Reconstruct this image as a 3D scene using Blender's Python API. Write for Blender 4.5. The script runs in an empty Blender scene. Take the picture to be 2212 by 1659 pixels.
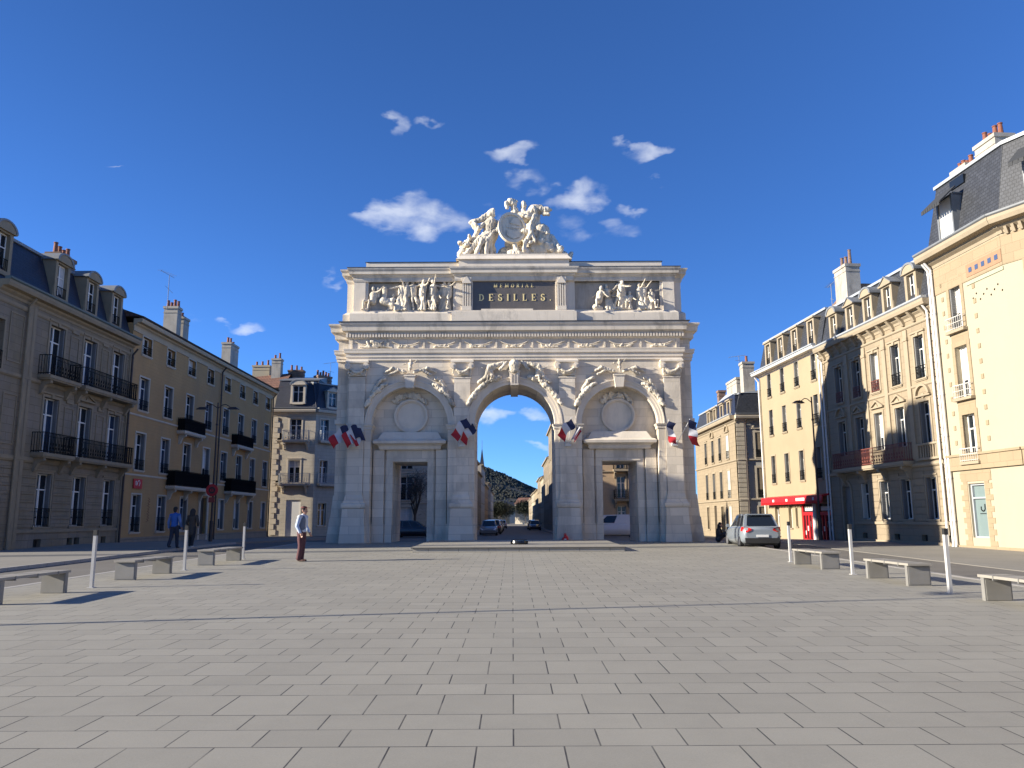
import bpy, bmesh, math, random
from mathutils import Vector, Matrix, Euler, noise
S = bpy.context.scene
COL = S.collection
PI = math.pi
R = math.radians
rnd = random.Random(7)

# ------------------------------------------------------------ camera, sky, sun
F_PX, W_PX = 1720.0, 2212.0
PITCH = math.atan((1120 - 829.5) / F_PX)
cam = bpy.data.cameras.new('camera')
cam.sensor_width = 36.0
cam.lens = 36.0 * F_PX / W_PX
cam.clip_start = 0.1
cam.clip_end = 6000
co = bpy.data.objects.new('camera', cam)
COL.objects.link(co)
co.matrix_world = Matrix.Translation((0, 0, 1.6)) @ Matrix.Rotation(PI / 2 + PITCH, 4, 'X') @ Matrix.Rotation(-0.0045, 4, 'Z')
S.camera = co
SUN_AZ, SUN_EL = R(11), R(19)
ld = Vector((math.cos(SUN_EL) * math.cos(SUN_AZ), math.cos(SUN_EL) * math.sin(SUN_AZ), -math.sin(SUN_EL)))
sl = bpy.data.lights.new('sun', 'SUN')
sl.energy = 5.0
sl.angle = R(0.5)
sl.color = (1.0, 0.92, 0.78)
so = bpy.data.objects.new('sun', sl)
COL.objects.link(so)
so.rotation_euler = ld.to_track_quat('-Z', 'Y').to_euler()
so.location = (-30, -10, 40)
S.view_settings.view_transform = 'Standard'
S.view_settings.look = 'None'
S.view_settings.gamma = 1
S.view_settings.exposure = 1.24
S.render.engine = 'CYCLES'
S.cycles.max_bounces = 6

class NT:
    """small helper round a node tree"""
    def __init__(s, nt): s.nt = nt; s.n = nt.nodes; s.l = nt.links
    def new(s, t, **k):
        n = s.n.new(t)
        for a, b in k.items():
            if a.startswith('i_'):
                key = a[2:]
                n.inputs[int(key) if key.isdigit() else key].default_value = b
            else: setattr(n, a, b)
        return n
    def link(s, a, b): s.l.new(a, b)
    def math(s, op, a, b=None, c=None, clamp=False):
        n = s.n.new('ShaderNodeMath'); n.operation = op; n.use_clamp = clamp
        for i, v in enumerate((a, b, c)):
            if v is None: continue
            if isinstance(v, (int, float)): n.inputs[i].default_value = v
            else: s.l.new(v, n.inputs[i])
        return n.outputs[0]
    def mix(s, fac, a, b, mode='MIX'):
        n = s.n.new('ShaderNodeMix'); n.data_type = 'RGBA'; n.blend_type = mode
        for k, v in ((0, fac), (6, a), (7, b)):
            if isinstance(v, (int, float)): n.inputs[k].default_value = v
            elif isinstance(v, tuple): n.inputs[k].default_value = (v + (1,)) if len(v) == 3 else v
            else: s.l.new(v, n.inputs[k])
        return n.outputs[2]
    def ramp(s, fac, stops):
        n = s.n.new('ShaderNodeValToRGB')
        e = n.color_ramp.elements
        e[0].position, e[0].color = stops[0][0], tuple(stops[0][1]) + (1,)
        e[1].position, e[1].color = stops[-1][0], tuple(stops[-1][1]) + (1,)
        for p, c in stops[1:-1]:
            x = e.new(p); x.color = tuple(c) + (1,)
        s.l.new(fac, n.inputs[0]); return n.outputs[0]

world = bpy.data.worlds.new('World')
S.world = world
world.use_nodes = True
w = NT(world.node_tree)
for n in list(w.n): w.n.remove(n)
sky = w.new('ShaderNodeTexSky', sky_type='NISHITA', sun_disc=False, sun_elevation=SUN_EL,
            sun_rotation=R(101), altitude=200, air_density=0.7, dust_density=0.0, ozone_density=8.0)
skc = w.mix(1.0, sky.outputs[0], (0.87, 0.97, 1.08), 'MULTIPLY')
tc = w.new('ShaderNodeTexCoord')
sep = w.new('ShaderNodeSeparateXYZ'); w.link(tc.outputs['Generated'], sep.inputs[0])
az = w.math('ARCTAN2', sep.outputs[0], sep.outputs[1])
el = w.math('ARCSINE', sep.outputs[2])
# wind-torn clouds: soft ellipses on the celestial sphere eaten away by noise
CL = [(-0.1304, 0.3738, 0.0453, 0.0247, 1), (-0.166, 0.3638, 0.0268, 0.0077, .9), (-0.0849, 0.3669, 0.0365, 0.0133, .7), (0.007, 0.4499, 0.0341, 0.0096, .9), (0.0129, 0.4174, 0.0308, 0.012, .55), (0.0862, 0.3966, 0.0364, 0.018, .95), (0.1847, 0.4452, 0.0298, 0.0084, .9), (-0.157, 0.4815, 0.0134, 0.0145, .6), (-0.1172, 0.4857, 0.0185, 0.0036, .5), (-0.3308, 0.2257, 0.0193, 0.0077, .9), (0.1624, 0.3754, 0.0178, 0.0055, .6), (0.1426, 0.3555, 0.0208, 0.0078, .4), (-0.2292, 0.2891, 0.0069, 0.0145, .5), (-0.0183, 0.1264, 0.0234, 0.0104, 1), (0.0209, 0.1332, 0.0129, 0.007, .7), (-0.4934, 0.3942, 0.0126, 0.0015, .5), (0.0824, 0.3579, 0.023, 0.0123, .35), (0.1981, 0.4078, 0.0177, 0.0021, .4), (-0.0271, 0.3778, 0.0183, 0.01, .4), (-0.3755, 0.2234, 0.0104, 0.0043, .4), (0.034, 0.0902, 0.0087, 0.0046, .6)]
cx = w.new('ShaderNodeCombineXYZ'); w.link(az, cx.inputs[0]); w.link(w.math('MULTIPLY', el, 1.8), cx.inputs[1])
nz = w.new('ShaderNodeTexNoise', i_Scale=26.0, i_Detail=8.0, i_Roughness=0.52, i_Distortion=0.25)
w.link(cx.outputs[0], nz.inputs['Vector'])
nz2 = w.new('ShaderNodeTexNoise', i_Scale=17.0, i_Detail=4.0); w.link(cx.outputs[0], nz2.inputs['Vector'])
wob = w.math('MULTIPLY', w.math('SUBTRACT', nz2.outputs[0], .5), 0.10)
azw = w.math('ADD', az, wob)
elw = w.math('ADD', el, w.math('MULTIPLY', wob, -.6))
tot = None
for a0, e0, sa, se, st in CL:
    u = w.math('DIVIDE', w.math('SUBTRACT', azw, a0), sa * 1.35)
    v = w.math('DIVIDE', w.math('SUBTRACT', elw, e0), se * 1.4)
    d = w.math('ADD', w.math('MULTIPLY', u, u), w.math('MULTIPLY', v, v))
    m = w.math('MULTIPLY', w.math('SUBTRACT', 1.0, d, clamp=True), st)
    tot = m if tot is None else w.math('MAXIMUM', tot, m)
dn = w.math('ADD', w.math('MULTIPLY', w.math('SUBTRACT', nz.outputs[0], .5), 1.9), w.math('MULTIPLY_ADD', tot, .95, -.12), clamp=True)
sm = w.math('MULTIPLY', tot, 2.2, clamp=True)
cm = w.math('MULTIPLY', w.math('POWER', dn, 1.15), sm, clamp=True)
bgc = w.mix(w.math('MULTIPLY', cm, .55), skc, (5.2, 5.4, 5.7))
bg = w.new('ShaderNodeBackground', i_Strength=0.086)
w.link(bgc, bg.inputs[0])
wo = w.new('ShaderNodeOutputWorld'); w.link(bg.outputs[0], wo.inputs[0])

# ------------------------------------------------------------ helpers
def gz(y):
    if y < 42: return .01 * y
    if y < 66: return .42 - (y - 42) * .32 / 24
    return .10 - (min(y, 300) - 66) * .0025

def tag(o, label=None, cat=None, group=None, kind=None):
    if label: o['label'] = label
    if cat: o['category'] = cat
    if group: o['group'] = group
    if kind: o['kind'] = kind
    return o

def thing(name, loc, rz=0, label=None, cat=None, group=None):
    o = bpy.data.objects.new(name, None); COL.objects.link(o)
    o.empty_display_size = .3
    o.location = loc; o.rotation_euler = (0, 0, rz)
    return tag(o, label, cat, group)

def link(name, me, parent=None, M=None):
    o = bpy.data.objects.new(name, me); COL.objects.link(o)
    o.parent = parent
    if M is not None: o.matrix_basis = M
    return o

class MB:
    def __init__(s, T=None): s.v = []; s.f = []; s.m = []; s.T = T or Matrix(); s.cm = 0; s.sm = []; s.csm = False
    def add(s, vs, fs, m=None):
        b = len(s.v); T = s.T
        s.v += [tuple(T @ Vector(p)) for p in vs]
        for f in fs:
            s.f.append([b + i for i in f]); s.m.append(s.cm if m is None else m); s.sm.append(s.csm)
    def box(s, x0, x1, y0, y1, z0, z1, m=None):
        if x1 < x0: x0, x1 = x1, x0
        s.add([(x0, y0, z0), (x1, y0, z0), (x1, y1, z0), (x0, y1, z0), (x0, y0, z1), (x1, y0, z1), (x1, y1, z1), (x0, y1, z1)],
              [(0, 3, 2, 1), (4, 5, 6, 7), (0, 1, 5, 4), (1, 2, 6, 5), (2, 3, 7, 6), (3, 0, 4, 7)], m)
    def frus(s, a, b, m=None):
        """a,b = (x0,x1,y0,y1,z)"""
        s.add([(a[0], a[2], a[4]), (a[1], a[2], a[4]), (a[1], a[3], a[4]), (a[0], a[3], a[4]),
               (b[0], b[2], b[4]), (b[1], b[2], b[4]), (b[1], b[3], b[4]), (b[0], b[3], b[4])],
              [(0, 3, 2, 1), (4, 5, 6, 7), (0, 1, 5, 4), (1, 2, 6, 5), (2, 3, 7, 6), (3, 0, 4, 7)], m)
    def prism(s, poly, y0, y1, m=None, axis='y'):
        """poly = [(x,z)...] counter-clockwise seen from the front (-y)"""
        n = len(poly)
        if axis == 'y': vs = [(x, y0, z) for x, z in poly] + [(x, y1, z) for x, z in poly]
        elif axis == 'x': vs = [(y0, x, z) for x, z in poly] + [(y1, x, z) for x, z in poly]
        else: vs = [(x, z, y0) for x, z in poly] + [(x, z, y1) for x, z in poly]
        fs = [tuple(range(n)), tuple(range(2 * n - 1, n - 1, -1))] + [(i, i + n, (i + 1) % n + n, (i + 1) % n) for i in range(n)]
        s.add(vs, fs, m)
    def cyl(s, p0, p1, r0, r1=None, n=10, cap=True, m=None):
        r1 = r0 if r1 is None else r1
        p0, p1 = Vector(p0), Vector(p1); d = (p1 - p0).normalized()
        a = d.orthogonal().normalized(); b = d.cross(a)
        vs = []
        for p, r in ((p0, r0), (p1, r1)):
            for i in range(n):
                t = 2 * PI * i / n; vs.append(tuple(p + (a * math.cos(t) + b * math.sin(t)) * r))
        fs = [(i, (i + 1) % n, (i + 1) % n + n, i + n) for i in range(n)]
        if cap: fs += [tuple(range(n - 1, -1, -1)), tuple(range(n, 2 * n))]
        s.add(vs, fs, m)
    def tube(s, pts, r, n=6, m=None):
        for a, b in zip(pts, pts[1:]): s.cyl(a, b, r, r, n, m=m)
    def ring(s, cx, cz, r0, r1, y0, y1, a0=0, a1=PI, n=36, m=None):
        """flat ring (archivolt) in the xz plane"""
        vs = []; full = abs(a1 - a0 - 2 * PI) < 1e-6
        for i in range(n + 1):
            t = a0 + (a1 - a0) * i / n; c, d = math.cos(t), math.sin(t)
            vs += [(cx + r0 * c, y0, cz + r0 * d), (cx + r1 * c, y0, cz + r1 * d), (cx + r1 * c, y1, cz + r1 * d), (cx + r0 * c, y1, cz + r0 * d)]
        fs = []
        for i in range(n):
            b = 4 * i
            for k in range(4): fs.append((b + k, b + 4 + k, b + 4 + (k + 1) % 4, b + (k + 1) % 4))
        if not full: fs += [(0, 1, 2, 3), (4 * n + 3, 4 * n + 2, 4 * n + 1, 4 * n)]
        s.add(vs, fs, m)
    def loop(s, x0, x1, y0, y1, prof, m=None, cap=True):
        """profile [(out,z)...] swept round a rectangle"""
        vs = []; n = len(prof)
        for o, z in prof: vs += [(x0 - o, y0 - o, z), (x1 + o, y0 - o, z), (x1 + o, y1 + o, z), (x0 - o, y1 + o, z)]
        fs = []
        for i in range(n - 1):
            b = 4 * i
            for k in range(4): fs.append((b + k, b + (k + 1) % 4, b + 4 + (k + 1) % 4, b + 4 + k))
        if cap: fs += [(3, 2, 1, 0), (4 * n - 4, 4 * n - 3, 4 * n - 2, 4 * n - 1)]
        s.add(vs, fs, m)
    def front(s, x0, x1, yb, prof, m=None):
        """moulding run along the front only: profile [(out,z)], back at yb"""
        poly = [(-o, z) for o, z in prof] + [(yb, prof[-1][1]), (yb, prof[0][1])]
        s.prism(poly, x0, x1, m, axis='x')
    def mesh(s, name, mats, smooth=False):
        me = bpy.data.meshes.new(name)
        me.from_pydata(s.v, [], s.f)
        for mt in (mats if isinstance(mats, (list, tuple)) else [mats]): me.materials.append(mt)
        for p, mi, q in zip(me.polygons, s.m, s.sm): p.material_index = mi; p.use_smooth = smooth or q
        bm = bmesh.new(); bm.from_mesh(me)
        bmesh.ops.recalc_face_normals(bm, faces=bm.faces)
        bm.to_mesh(me); bm.free(); me.update()
        return me
    def build(s, name, mats, parent=None, smooth=False, M=None):
        return link(name, s.mesh(name, mats, smooth), parent, M)

_mats = {}
def mat(name, base, rough=.8, var=.12, scale=3.0, col2=None, joint=None, bump=0.0, bscale=20.0, metal=0.0,
        stain=None, speck=0.0, spec=.5, stretch=None, axes='wall', cellvar=.0):
    """procedural material in object space.
    joint=(block width, block height, mortar, darkness[, offset]); stain=(colour, amount, scale)"""
    if name in _mats: return _mats[name]
    m = bpy.data.materials.new(name); m.use_nodes = True; _mats[name] = m
    t = NT(m.node_tree); b = t.n['Principled BSDF']
    b.inputs['Roughness'].default_value = rough; b.inputs['Metallic'].default_value = metal
    b.inputs['Specular IOR Level'].default_value = spec
    tc = t.new('ShaderNodeTexCoord'); ob = tc.outputs['Object']
    vec = ob
    if stretch:
        mp = t.new('ShaderNodeMapping'); mp.inputs['Scale'].default_value = stretch
        t.link(ob, mp.inputs[0]); vec = mp.outputs[0]
    n1 = t.new('ShaderNodeTexNoise', i_Scale=scale, i_Detail=7.0, i_Roughness=.6); t.link(vec, n1.inputs['Vector'])
    k = t.math('MULTIPLY_ADD', t.math('SUBTRACT', n1.outputs[0], .5), var * 4, 1.0)
    c = t.mix(1.0, base, t.new('ShaderNodeCombineXYZ').outputs[0], 'MIX')
    kk = t.new('ShaderNodeCombineXYZ')
    for i in range(3): t.link(k, kk.inputs[i])
    col = t.mix(1.0, base, kk.outputs[0], 'MULTIPLY')
    if col2:
        n2 = t.new('ShaderNodeTexNoise', i_Scale=scale * .35, i_Detail=5.0, i_Roughness=.65); t.link(vec, n2.inputs['Vector'])
        f = t.math('MULTIPLY', t.math('SUBTRACT', n2.outputs[0], .42), 4.0, clamp=True)
        col = t.mix(f, col, col2)
    if stain:
        n3 = t.new('ShaderNodeTexNoise', i_Scale=stain[2], i_Detail=8.0, i_Roughness=.7, i_Distortion=.6)
        mp = t.new('ShaderNodeMapping'); mp.inputs['Scale'].default_value = (1, 1, .35); t.link(ob, mp.inputs[0]); t.link(mp.outputs[0], n3.inputs['Vector'])
        f = t.math('MULTIPLY', t.math('SUBTRACT', n3.outputs[0], .5), 5.0 * stain[1], clamp=True)
        col = t.mix(f, col, stain[0])
        n6 = t.new('ShaderNodeTexNoise', i_Scale=2.6, i_Detail=6.0, i_Roughness=.65)
        mp = t.new('ShaderNodeMapping'); mp.inputs['Scale'].default_value = (1, 1, .07); t.link(ob, mp.inputs[0]); t.link(mp.outputs[0], n6.inputs['Vector'])
        n7 = t.new('ShaderNodeTexNoise', i_Scale=.45, i_Detail=3.0); t.link(ob, n7.inputs['Vector'])
        f = t.math('MULTIPLY', t.math('MULTIPLY', t.math('SUBTRACT', n6.outputs[0], .53), 5.0, clamp=True), t.math('MULTIPLY', t.math('SUBTRACT', n7.outputs[0], .42), 4.0 * stain[1], clamp=True), clamp=True)
        col = t.mix(t.math('MULTIPLY', f, .7), col, stain[0])
    hgt = None
    if joint:
        sp = t.new('ShaderNodeSeparateXYZ'); t.link(ob, sp.inputs[0])
        cb = t.new('ShaderNodeCombineXYZ')
        if axes == 'floor':
            t.link(sp.outputs[0], cb.inputs[0]); t.link(sp.outputs[1], cb.inputs[1])
        else:
            t.link(t.math('ADD', sp.outputs[0], sp.outputs[1]), cb.inputs[0]); t.link(sp.outputs[2], cb.inputs[1])
        br = t.new('ShaderNodeTexBrick', i_Scale=1.0); br.offset = joint[4] if len(joint) > 4 else .5
        br.inputs['Brick Width'].default_value = joint[0]; br.inputs['Row Height'].default_value = joint[1]
        br.inputs['Mortar Size'].default_value = joint[2]; br.inputs['Mortar Smooth'].default_value = .1
        br.inputs['Color1'].default_value = (0, 0, 0, 1); br.inputs['Color2'].default_value = (1, 1, 1, 1)
        br.inputs['Mortar'].default_value = (.5, .5, .5, 1); br.inputs['Bias'].default_value = 0
        t.link(cb.outputs[0], br.inputs['Vector'])
        if cellvar:
            q = t.math('MULTIPLY_ADD', t.math('SUBTRACT', br.outputs['Color'], .5), cellvar, 1.0)
            q3 = t.new('ShaderNodeCombineXYZ')
            for i in range(3): t.link(q, q3.inputs[i])
            col = t.mix(1.0, col, q3.outputs[0], 'MULTIPLY')
        dk = tuple(v * (1 - joint[3]) for v in base)
        col = t.mix(br.outputs['Fac'], col, dk)
        hgt = t.math('MULTIPLY', br.outputs['Fac'], -1.0)
    if speck:
        n4 = t.new('ShaderNodeTexNoise', i_Scale=260.0, i_Detail=2.0); t.link(ob, n4.inputs['Vector'])
        q = t.math('MULTIPLY_ADD', t.math('SUBTRACT', n4.outputs[0], .5), speck * 4, 1.0)
        q3 = t.new('ShaderNodeCombineXYZ')
        for i in range(3): t.link(q, q3.inputs[i])
        col = t.mix(1.0, col, q3.outputs[0], 'MULTIPLY')
    t.link(col, b.inputs['Base Color'])
    if bump or joint:
        nb = t.new('ShaderNodeTexNoise', i_Scale=bscale, i_Detail=6.0); t.link(vec, nb.inputs['Vector'])
        h = t.math('MULTIPLY', nb.outputs[0], bump if bump else 0.0)
        if hgt is not None: h = t.math('ADD', h, hgt)
        bp = t.new('ShaderNodeBump', i_Distance=.02, i_Strength=.5); t.link(h, bp.inputs['Height']); t.link(bp.outputs[0], b.inputs['Normal'])
    return m

def glass(name, base=(.012, .016, .022), rough=.06):
    if name in _mats: return _mats[name]
    m = bpy.data.materials.new(name); m.use_nodes = True; _mats[name] = m
    t = NT(m.node_tree); b = t.n['Principled BSDF']
    b.inputs['Base Color'].default_value = base + (1,); b.inputs['Roughness'].default_value = rough
    b.inputs['IOR'].default_value = 1.5
    tc = t.new('ShaderNodeTexCoord'); n = t.new('ShaderNodeTexNoise', i_Scale=1.6, i_Detail=2.0); t.link(tc.outputs['Object'], n.inputs['Vector'])
    bp = t.new('ShaderNodeBump', i_Distance=.02, i_Strength=.12); t.link(n.outputs[0], bp.inputs['Height']); t.link(bp.outputs[0], b.inputs['Normal'])
    return m

M_PAVE = None
M = dict(
    arch=mat('arch_limestone', (.66, .58, .47), .85, .07, 1.3, joint=(1.25, .43, .012, .22), cellvar=.22, bump=.5, bscale=14, stain=((.25, .225, .19), .55, .6), speck=.03),
    archp=mat('arch_smooth_stone', (.69, .61, .50), .8, .06, 2.0, bump=.4, bscale=18, stain=((.30, .27, .235), .4, .8), speck=.03),
    archc=mat('arch_cornice_stone', (.67, .595, .49), .8, .06, 2.0, joint=(1.6, 3.0, .01, .15), bump=.3, bscale=18, stain=((.22, .20, .17), .7, 1.1)),
    sculpt=mat('sculpture_stone', (.67, .59, .465), .85, .12, 5.0, bump=1.0, bscale=22, stain=((.13, .12, .105), .9, 1.1)),
    marble=mat('dark_marble', (.12, .105, .092), .35, .15, 2.5, spec=.5),
    gold=mat('gilded_letters', (.85, .70, .34), .45, .1, 8),
    lead=mat('lead_flashing', (.06, .06, .065), .5, .1, 4),
    aslate=mat('arch_slate', (.035, .035, .04), .6, .2, 4, joint=(.3, .22, .012, .4)),
    iron=mat('black_iron', (.008, .008, .008), .9, .1, 10, spec=.15),
    flagblue=mat('flag_navy', (.012, .018, .06), .8, .1, 6),
    flagwhite=mat('flag_white', (.5, .5, .52), .8, .05, 6),
    flagred=mat('flag_red', (.36, .012, .02), .8, .1, 6),
    pole=mat('flag_pole_white', (.6, .6, .6), .5, .05, 6),
)
G_DARK = glass('window_glass')
G_BLUE = glass('window_glass_sky', (.02, .035, .07), .12)

def blob(name, caps, voxel, m, parent=None, disp=0.0, dscale=3.0, smooth=3, M=None, squash=None, adapt=0.0, extra=None):
    """one continuous surface round tapered capsules [(p0,p1,r0,r1)], boxes or ellipsoids via extra(MB)"""
    mb = MB()
    for p0, p1, r0, r1 in caps:
        p0, p1 = Vector(p0), Vector(p1); L = (p1 - p0).length
        d = (p1 - p0).normalized() if L > 1e-6 else Vector((0, 0, 1))
        a = d.orthogonal().normalized(); b = d.cross(a); n = 12; rings = []
        for k in range(1, 5):
            t = PI / 2 * k / 4; rings.append((p0 - d * r0 * math.cos(t), r0 * math.sin(t)))
        for k in range(4, 0, -1):
            t = PI / 2 * k / 4; rings.append((p1 + d * r1 * math.cos(t), r1 * math.sin(t)))
        vs = [tuple(p0 - d * r0)]
        for c, r in rings: vs += [tuple(c + (a * math.cos(2 * PI * i / n) + b * math.sin(2 * PI * i / n)) * r) for i in range(n)]
        vs.append(tuple(p1 + d * r1)); K = len(rings)
        fs = [(0, 1 + (i + 1) % n, 1 + i) for i in range(n)]
        for k in range(K - 1):
            for i in range(n): fs.append((1 + k * n + i, 1 + k * n + (i + 1) % n, 1 + (k + 1) * n + (i + 1) % n, 1 + (k + 1) * n + i))
        e = len(vs) - 1
        fs += [(e, 1 + (K - 1) * n + i, 1 + (K - 1) * n + (i + 1) % n) for i in range(n)]
        mb.add(vs, fs)
    if extra: extra(mb)
    me = mb.mesh(name, m, True)
    o = bpy.data.objects.new(name, me); COL.objects.link(o)
    md = o.modifiers.new('r', 'REMESH'); md.mode = 'VOXEL'; md.voxel_size = voxel; md.use_smooth_shade = True
    if smooth:
        sm = o.modifiers.new('s', 'SMOOTH'); sm.iterations = smooth; sm.factor = .5
    dg = bpy.context.evaluated_depsgraph_get(); dg.update()
    m2 = bpy.data.meshes.new_from_object(o.evaluated_get(dg))
    o.modifiers.clear(); o.data = m2; bpy.data.meshes.remove(me); m2.name = name
    if disp:
        m2.update(); n_ = len(m2.vertices)
        cs = [0.0] * (3 * n_); ns = [0.0] * (3 * n_)
        m2.vertices.foreach_get('co', cs); m2.vertices.foreach_get('normal', ns)
        for i in range(0, 3 * n_, 3):
            q = Vector((cs[i] * dscale, cs[i + 1] * dscale, cs[i + 2] * dscale * .55))
            f = (noise.noise(q) + .5 * noise.noise(q * 2.3) + .55 * (.5 - abs(noise.noise(Vector((q.x * 2.6, q.y * 2.6, q.z * 1.1))))) * 2) * disp
            cs[i] += ns[i] * f; cs[i + 1] += ns[i + 1] * f; cs[i + 2] += ns[i + 2] * f
        m2.vertices.foreach_set('co', cs)
        m2.update()
    if squash:
        for v in m2.vertices: v.co = Vector((v.co.x * squash[0], v.co.y * squash[1], v.co.z * squash[2]))
        m2.update()
    if not len(m2.materials): m2.materials.append(m)
    m2.polygons.foreach_set('use_smooth', [True] * len(m2.polygons))
    m2.update()
    o.parent = parent
    if M is not None: o.matrix_basis = M
    return o

def figure(base=(0, 0, 0), h=1.75, face=0.0, lean=0.0, arms=((.5, -.2), (-.3, .1)), legs=((.15, 0), (-.15, 0)), seat=False, robe=False, s=1.0):
    """rough carved figure: capsule list. arms: (raise angle, forward) each; returns world-ish capsules"""
    k = h / 1.75; c = []
    def P(x, y, z):
        x += lean * z
        ca, sa = math.cos(face), math.sin(face)
        return (base[0] + (x * ca - y * sa) * k, base[1] + (x * sa + y * ca) * k, base[2] + z * k)
    hip = .55 if seat else .92
    sh = hip + .52; nk = hip + .60; hd = hip + .76
    c += [(P(0, 0, hip), P(0, 0, sh - .12), .15 * k * s, .17 * k * s), (P(-.15, 0, sh), P(.15, 0, sh), .085 * k, .085 * k),
          (P(0, 0, sh), P(0, -.01, nk), .06 * k, .055 * k), (P(0, -.02, hd - .03), P(0, -.02, hd + .06), .10 * k, .095 * k)]
    for sd, (up, fw) in zip((-1, 1), arms):
        s0 = (sd * .19, 0, sh); el = (sd * (.19 + .27 * math.cos(up)), -fw * .2, sh + .27 * math.sin(up))
        up2 = up + .7 * sd * (1 if up > 0 else .3)
        hn = (el[0] + sd * .24 * math.cos(up * .6), el[1] - fw * .25, el[2] + .24 * math.sin(up2 if up > 0 else up))
        c += [(P(*s0), P(*el), .055 * k, .045 * k), (P(*el), P(*hn), .045 * k, .035 * k), (P(*hn), P(hn[0] + sd * .05, hn[1], hn[2] + .03), .04 * k, .03 * k)]
    for sd, (sp, fw) in zip((-1, 1), legs):
        kn = (sd * .1 + sp * .5, -fw - (.38 if seat else 0), .5 if not seat else .55)
        ft = (sd * .1 + sp, -fw * .4 - (.38 if seat else 0), .06)
        c += [(P(sd * .09, 0, hip), P(*kn), .09 * k, .065 * k), (P(*kn), P(*ft), .062 * k, .04 * k), (P(*ft), P(ft[0], ft[1] - .15, .04), .045 * k, .035 * k)]
    if robe:
        for i in range(7):
            t = (i - 3) / 3
            c.append((P(t * .12, .02, hip - .05), P(t * .32, .05 - .12 * (i % 2), .04), .10 * k, .09 * k))
    return c

# writing: serif letters cut from flat strokes
def strokes(ch):
    a = []   # polylines in a unit box 0..w, 0..1 with thickness
    T, t = .17, .06
    def box(x0, z0, x1, z1): a.append([(x0, z0), (x1, z0), (x1, z1), (x0, z1)])
    def arc(cx, cz, rx, rz, a0, a1, n=12, th=(T, t)):
        for i in range(n):
            q0 = a0 + (a1 - a0) * i / n; q1 = a0 + (a1 - a0) * (i + 1) / n
            def w_(q): return (abs(math.cos(q)) * th[0] + abs(math.sin(q)) * th[1])
            r = []
            for q, sgn in ((q0, 1), (q1, 1), (q1, -1), (q0, -1)):
                h_ = w_(q) / 2
                r.append((cx + (rx + sgn * h_ * abs(math.cos(q)) + sgn * t / 2 * abs(math.sin(q))) * math.cos(q), cz + (rz + sgn * h_) * math.sin(q)))
            a.append(r)
    def stem(x): box(x, 0, x + T, 1); box(x - .07, 0, x + T + .07, .05); box(x - .07, .95, x + T + .07, 1)
    w_ = .7
    if ch == 'I': stem(.08); w_ = .33
    elif ch == 'D': stem(.08); arc(.22, .5, .44, .47, -PI / 2, PI / 2); w_ = .8
    elif ch == 'E': stem(.08); box(.25, 0, .62, .06); box(.25, .94, .62, 1); box(.25, .47, .5, .53); box(.57, 0, .62, .2); box(.57, .8, .62, 1); box(.46, .4, .5, .6); w_ = .7
    elif ch == 'L': stem(.08); box(.25, 0, .62, .06); box(.57, 0, .62, .24); w_ = .68
    elif ch == 'S':
        arc(.32, .74, .2, .22, R(20), R(270), 12, (.12, .07)); arc(.32, .27, .22, .24, R(-200), R(90), 12, (.14, .07)); w_ = .64
    elif ch == 'O': arc(.38, .5, .31, .46, 0, 2 * PI, 20); w_ = .78
    elif ch == 'M': stem(.06); stem(.72); a.append([(.06, 1), (.24, 1), (.53, 0), (.44, 0)]); a.append([(.72, 1), (.8, 1), (.53, 0), (.46, 0)]); w_ = 1.0
    elif ch == 'R': stem(.08); arc(.24, .74, .27, .23, -PI / 2, PI / 2); a.append([(.3, .5), (.46, .5), (.74, 0), (.55, 0)]); w_ = .74
    elif ch == 'A': a.append([(.33, 1), (.42, 1), (.78, 0), (.59, 0)]); a.append([(.33, 1), (.4, 1), (.12, 0), (.05, 0)]); box(.2, .32, .6, .38); box(0, 0, .2, .05); box(.52, 0, .85, .05); w_ = .85
    elif ch == 'U': box(.06, .3, .2, 1); box(.5, .3, .58, 1); arc(.32, .32, .21, .28, PI, 2 * PI); w_ = .68
    elif ch == '.': box(.05, 0, .2, .15); w_ = .25
    return a, w_
def write(text, x0, x1, z0, h, y, m, name, parent, ws=None, depth=.02):
    gs = [strokes(c) for c in text]; hs_ = h
    tw = sum(g[1] for g in gs) * hs_; gap = ((x1 - x0) - tw) / max(1, len(gs) - 1)
    mb = MB(); x = x0; k = 0
    for g, w_ in gs:
        for poly in g:
            k += 1; dy = (k % 5) * .0007
            mb.prism([(x + px * hs_, z0 + pz * hs_) for px, pz in poly], y - depth - dy, y, 0)
        x += w_ * hs_ + gap
    return mb.build(name, m, parent)

# ------------------------------------------------------------ the ground
def sheet(name, xs, ys, dz, m, skirt=0.0):
    mb = MB(); nx = len(xs)
    vs = [(x, y, gz(y) + dz) for y in ys for x in xs]
    fs = [(j * nx + i, j * nx + i + 1, (j + 1) * nx + i + 1, (j + 1) * nx + i) for j in range(len(ys) - 1) for i in range(nx - 1)]
    mb.add(vs, fs)
    if skirt:
        for x in (xs[0], xs[-1]):
            for a, b in zip(ys, ys[1:]): mb.add([(x, a, gz(a) + dz), (x, b, gz(b) + dz), (x, b, gz(b) + dz - skirt), (x, a, gz(a) + dz - skirt)], [(0, 1, 2, 3)])
        for y in (ys[0], ys[-1]): mb.add([(xs[0], y, gz(y) + dz), (xs[-1], y, gz(y) + dz), (xs[-1], y, gz(y) + dz - skirt), (xs[0], y, gz(y) + dz - skirt)], [(0, 1, 2, 3)])
    o = mb.build(name, m); tag(o, kind='structure')
    return o

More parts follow.
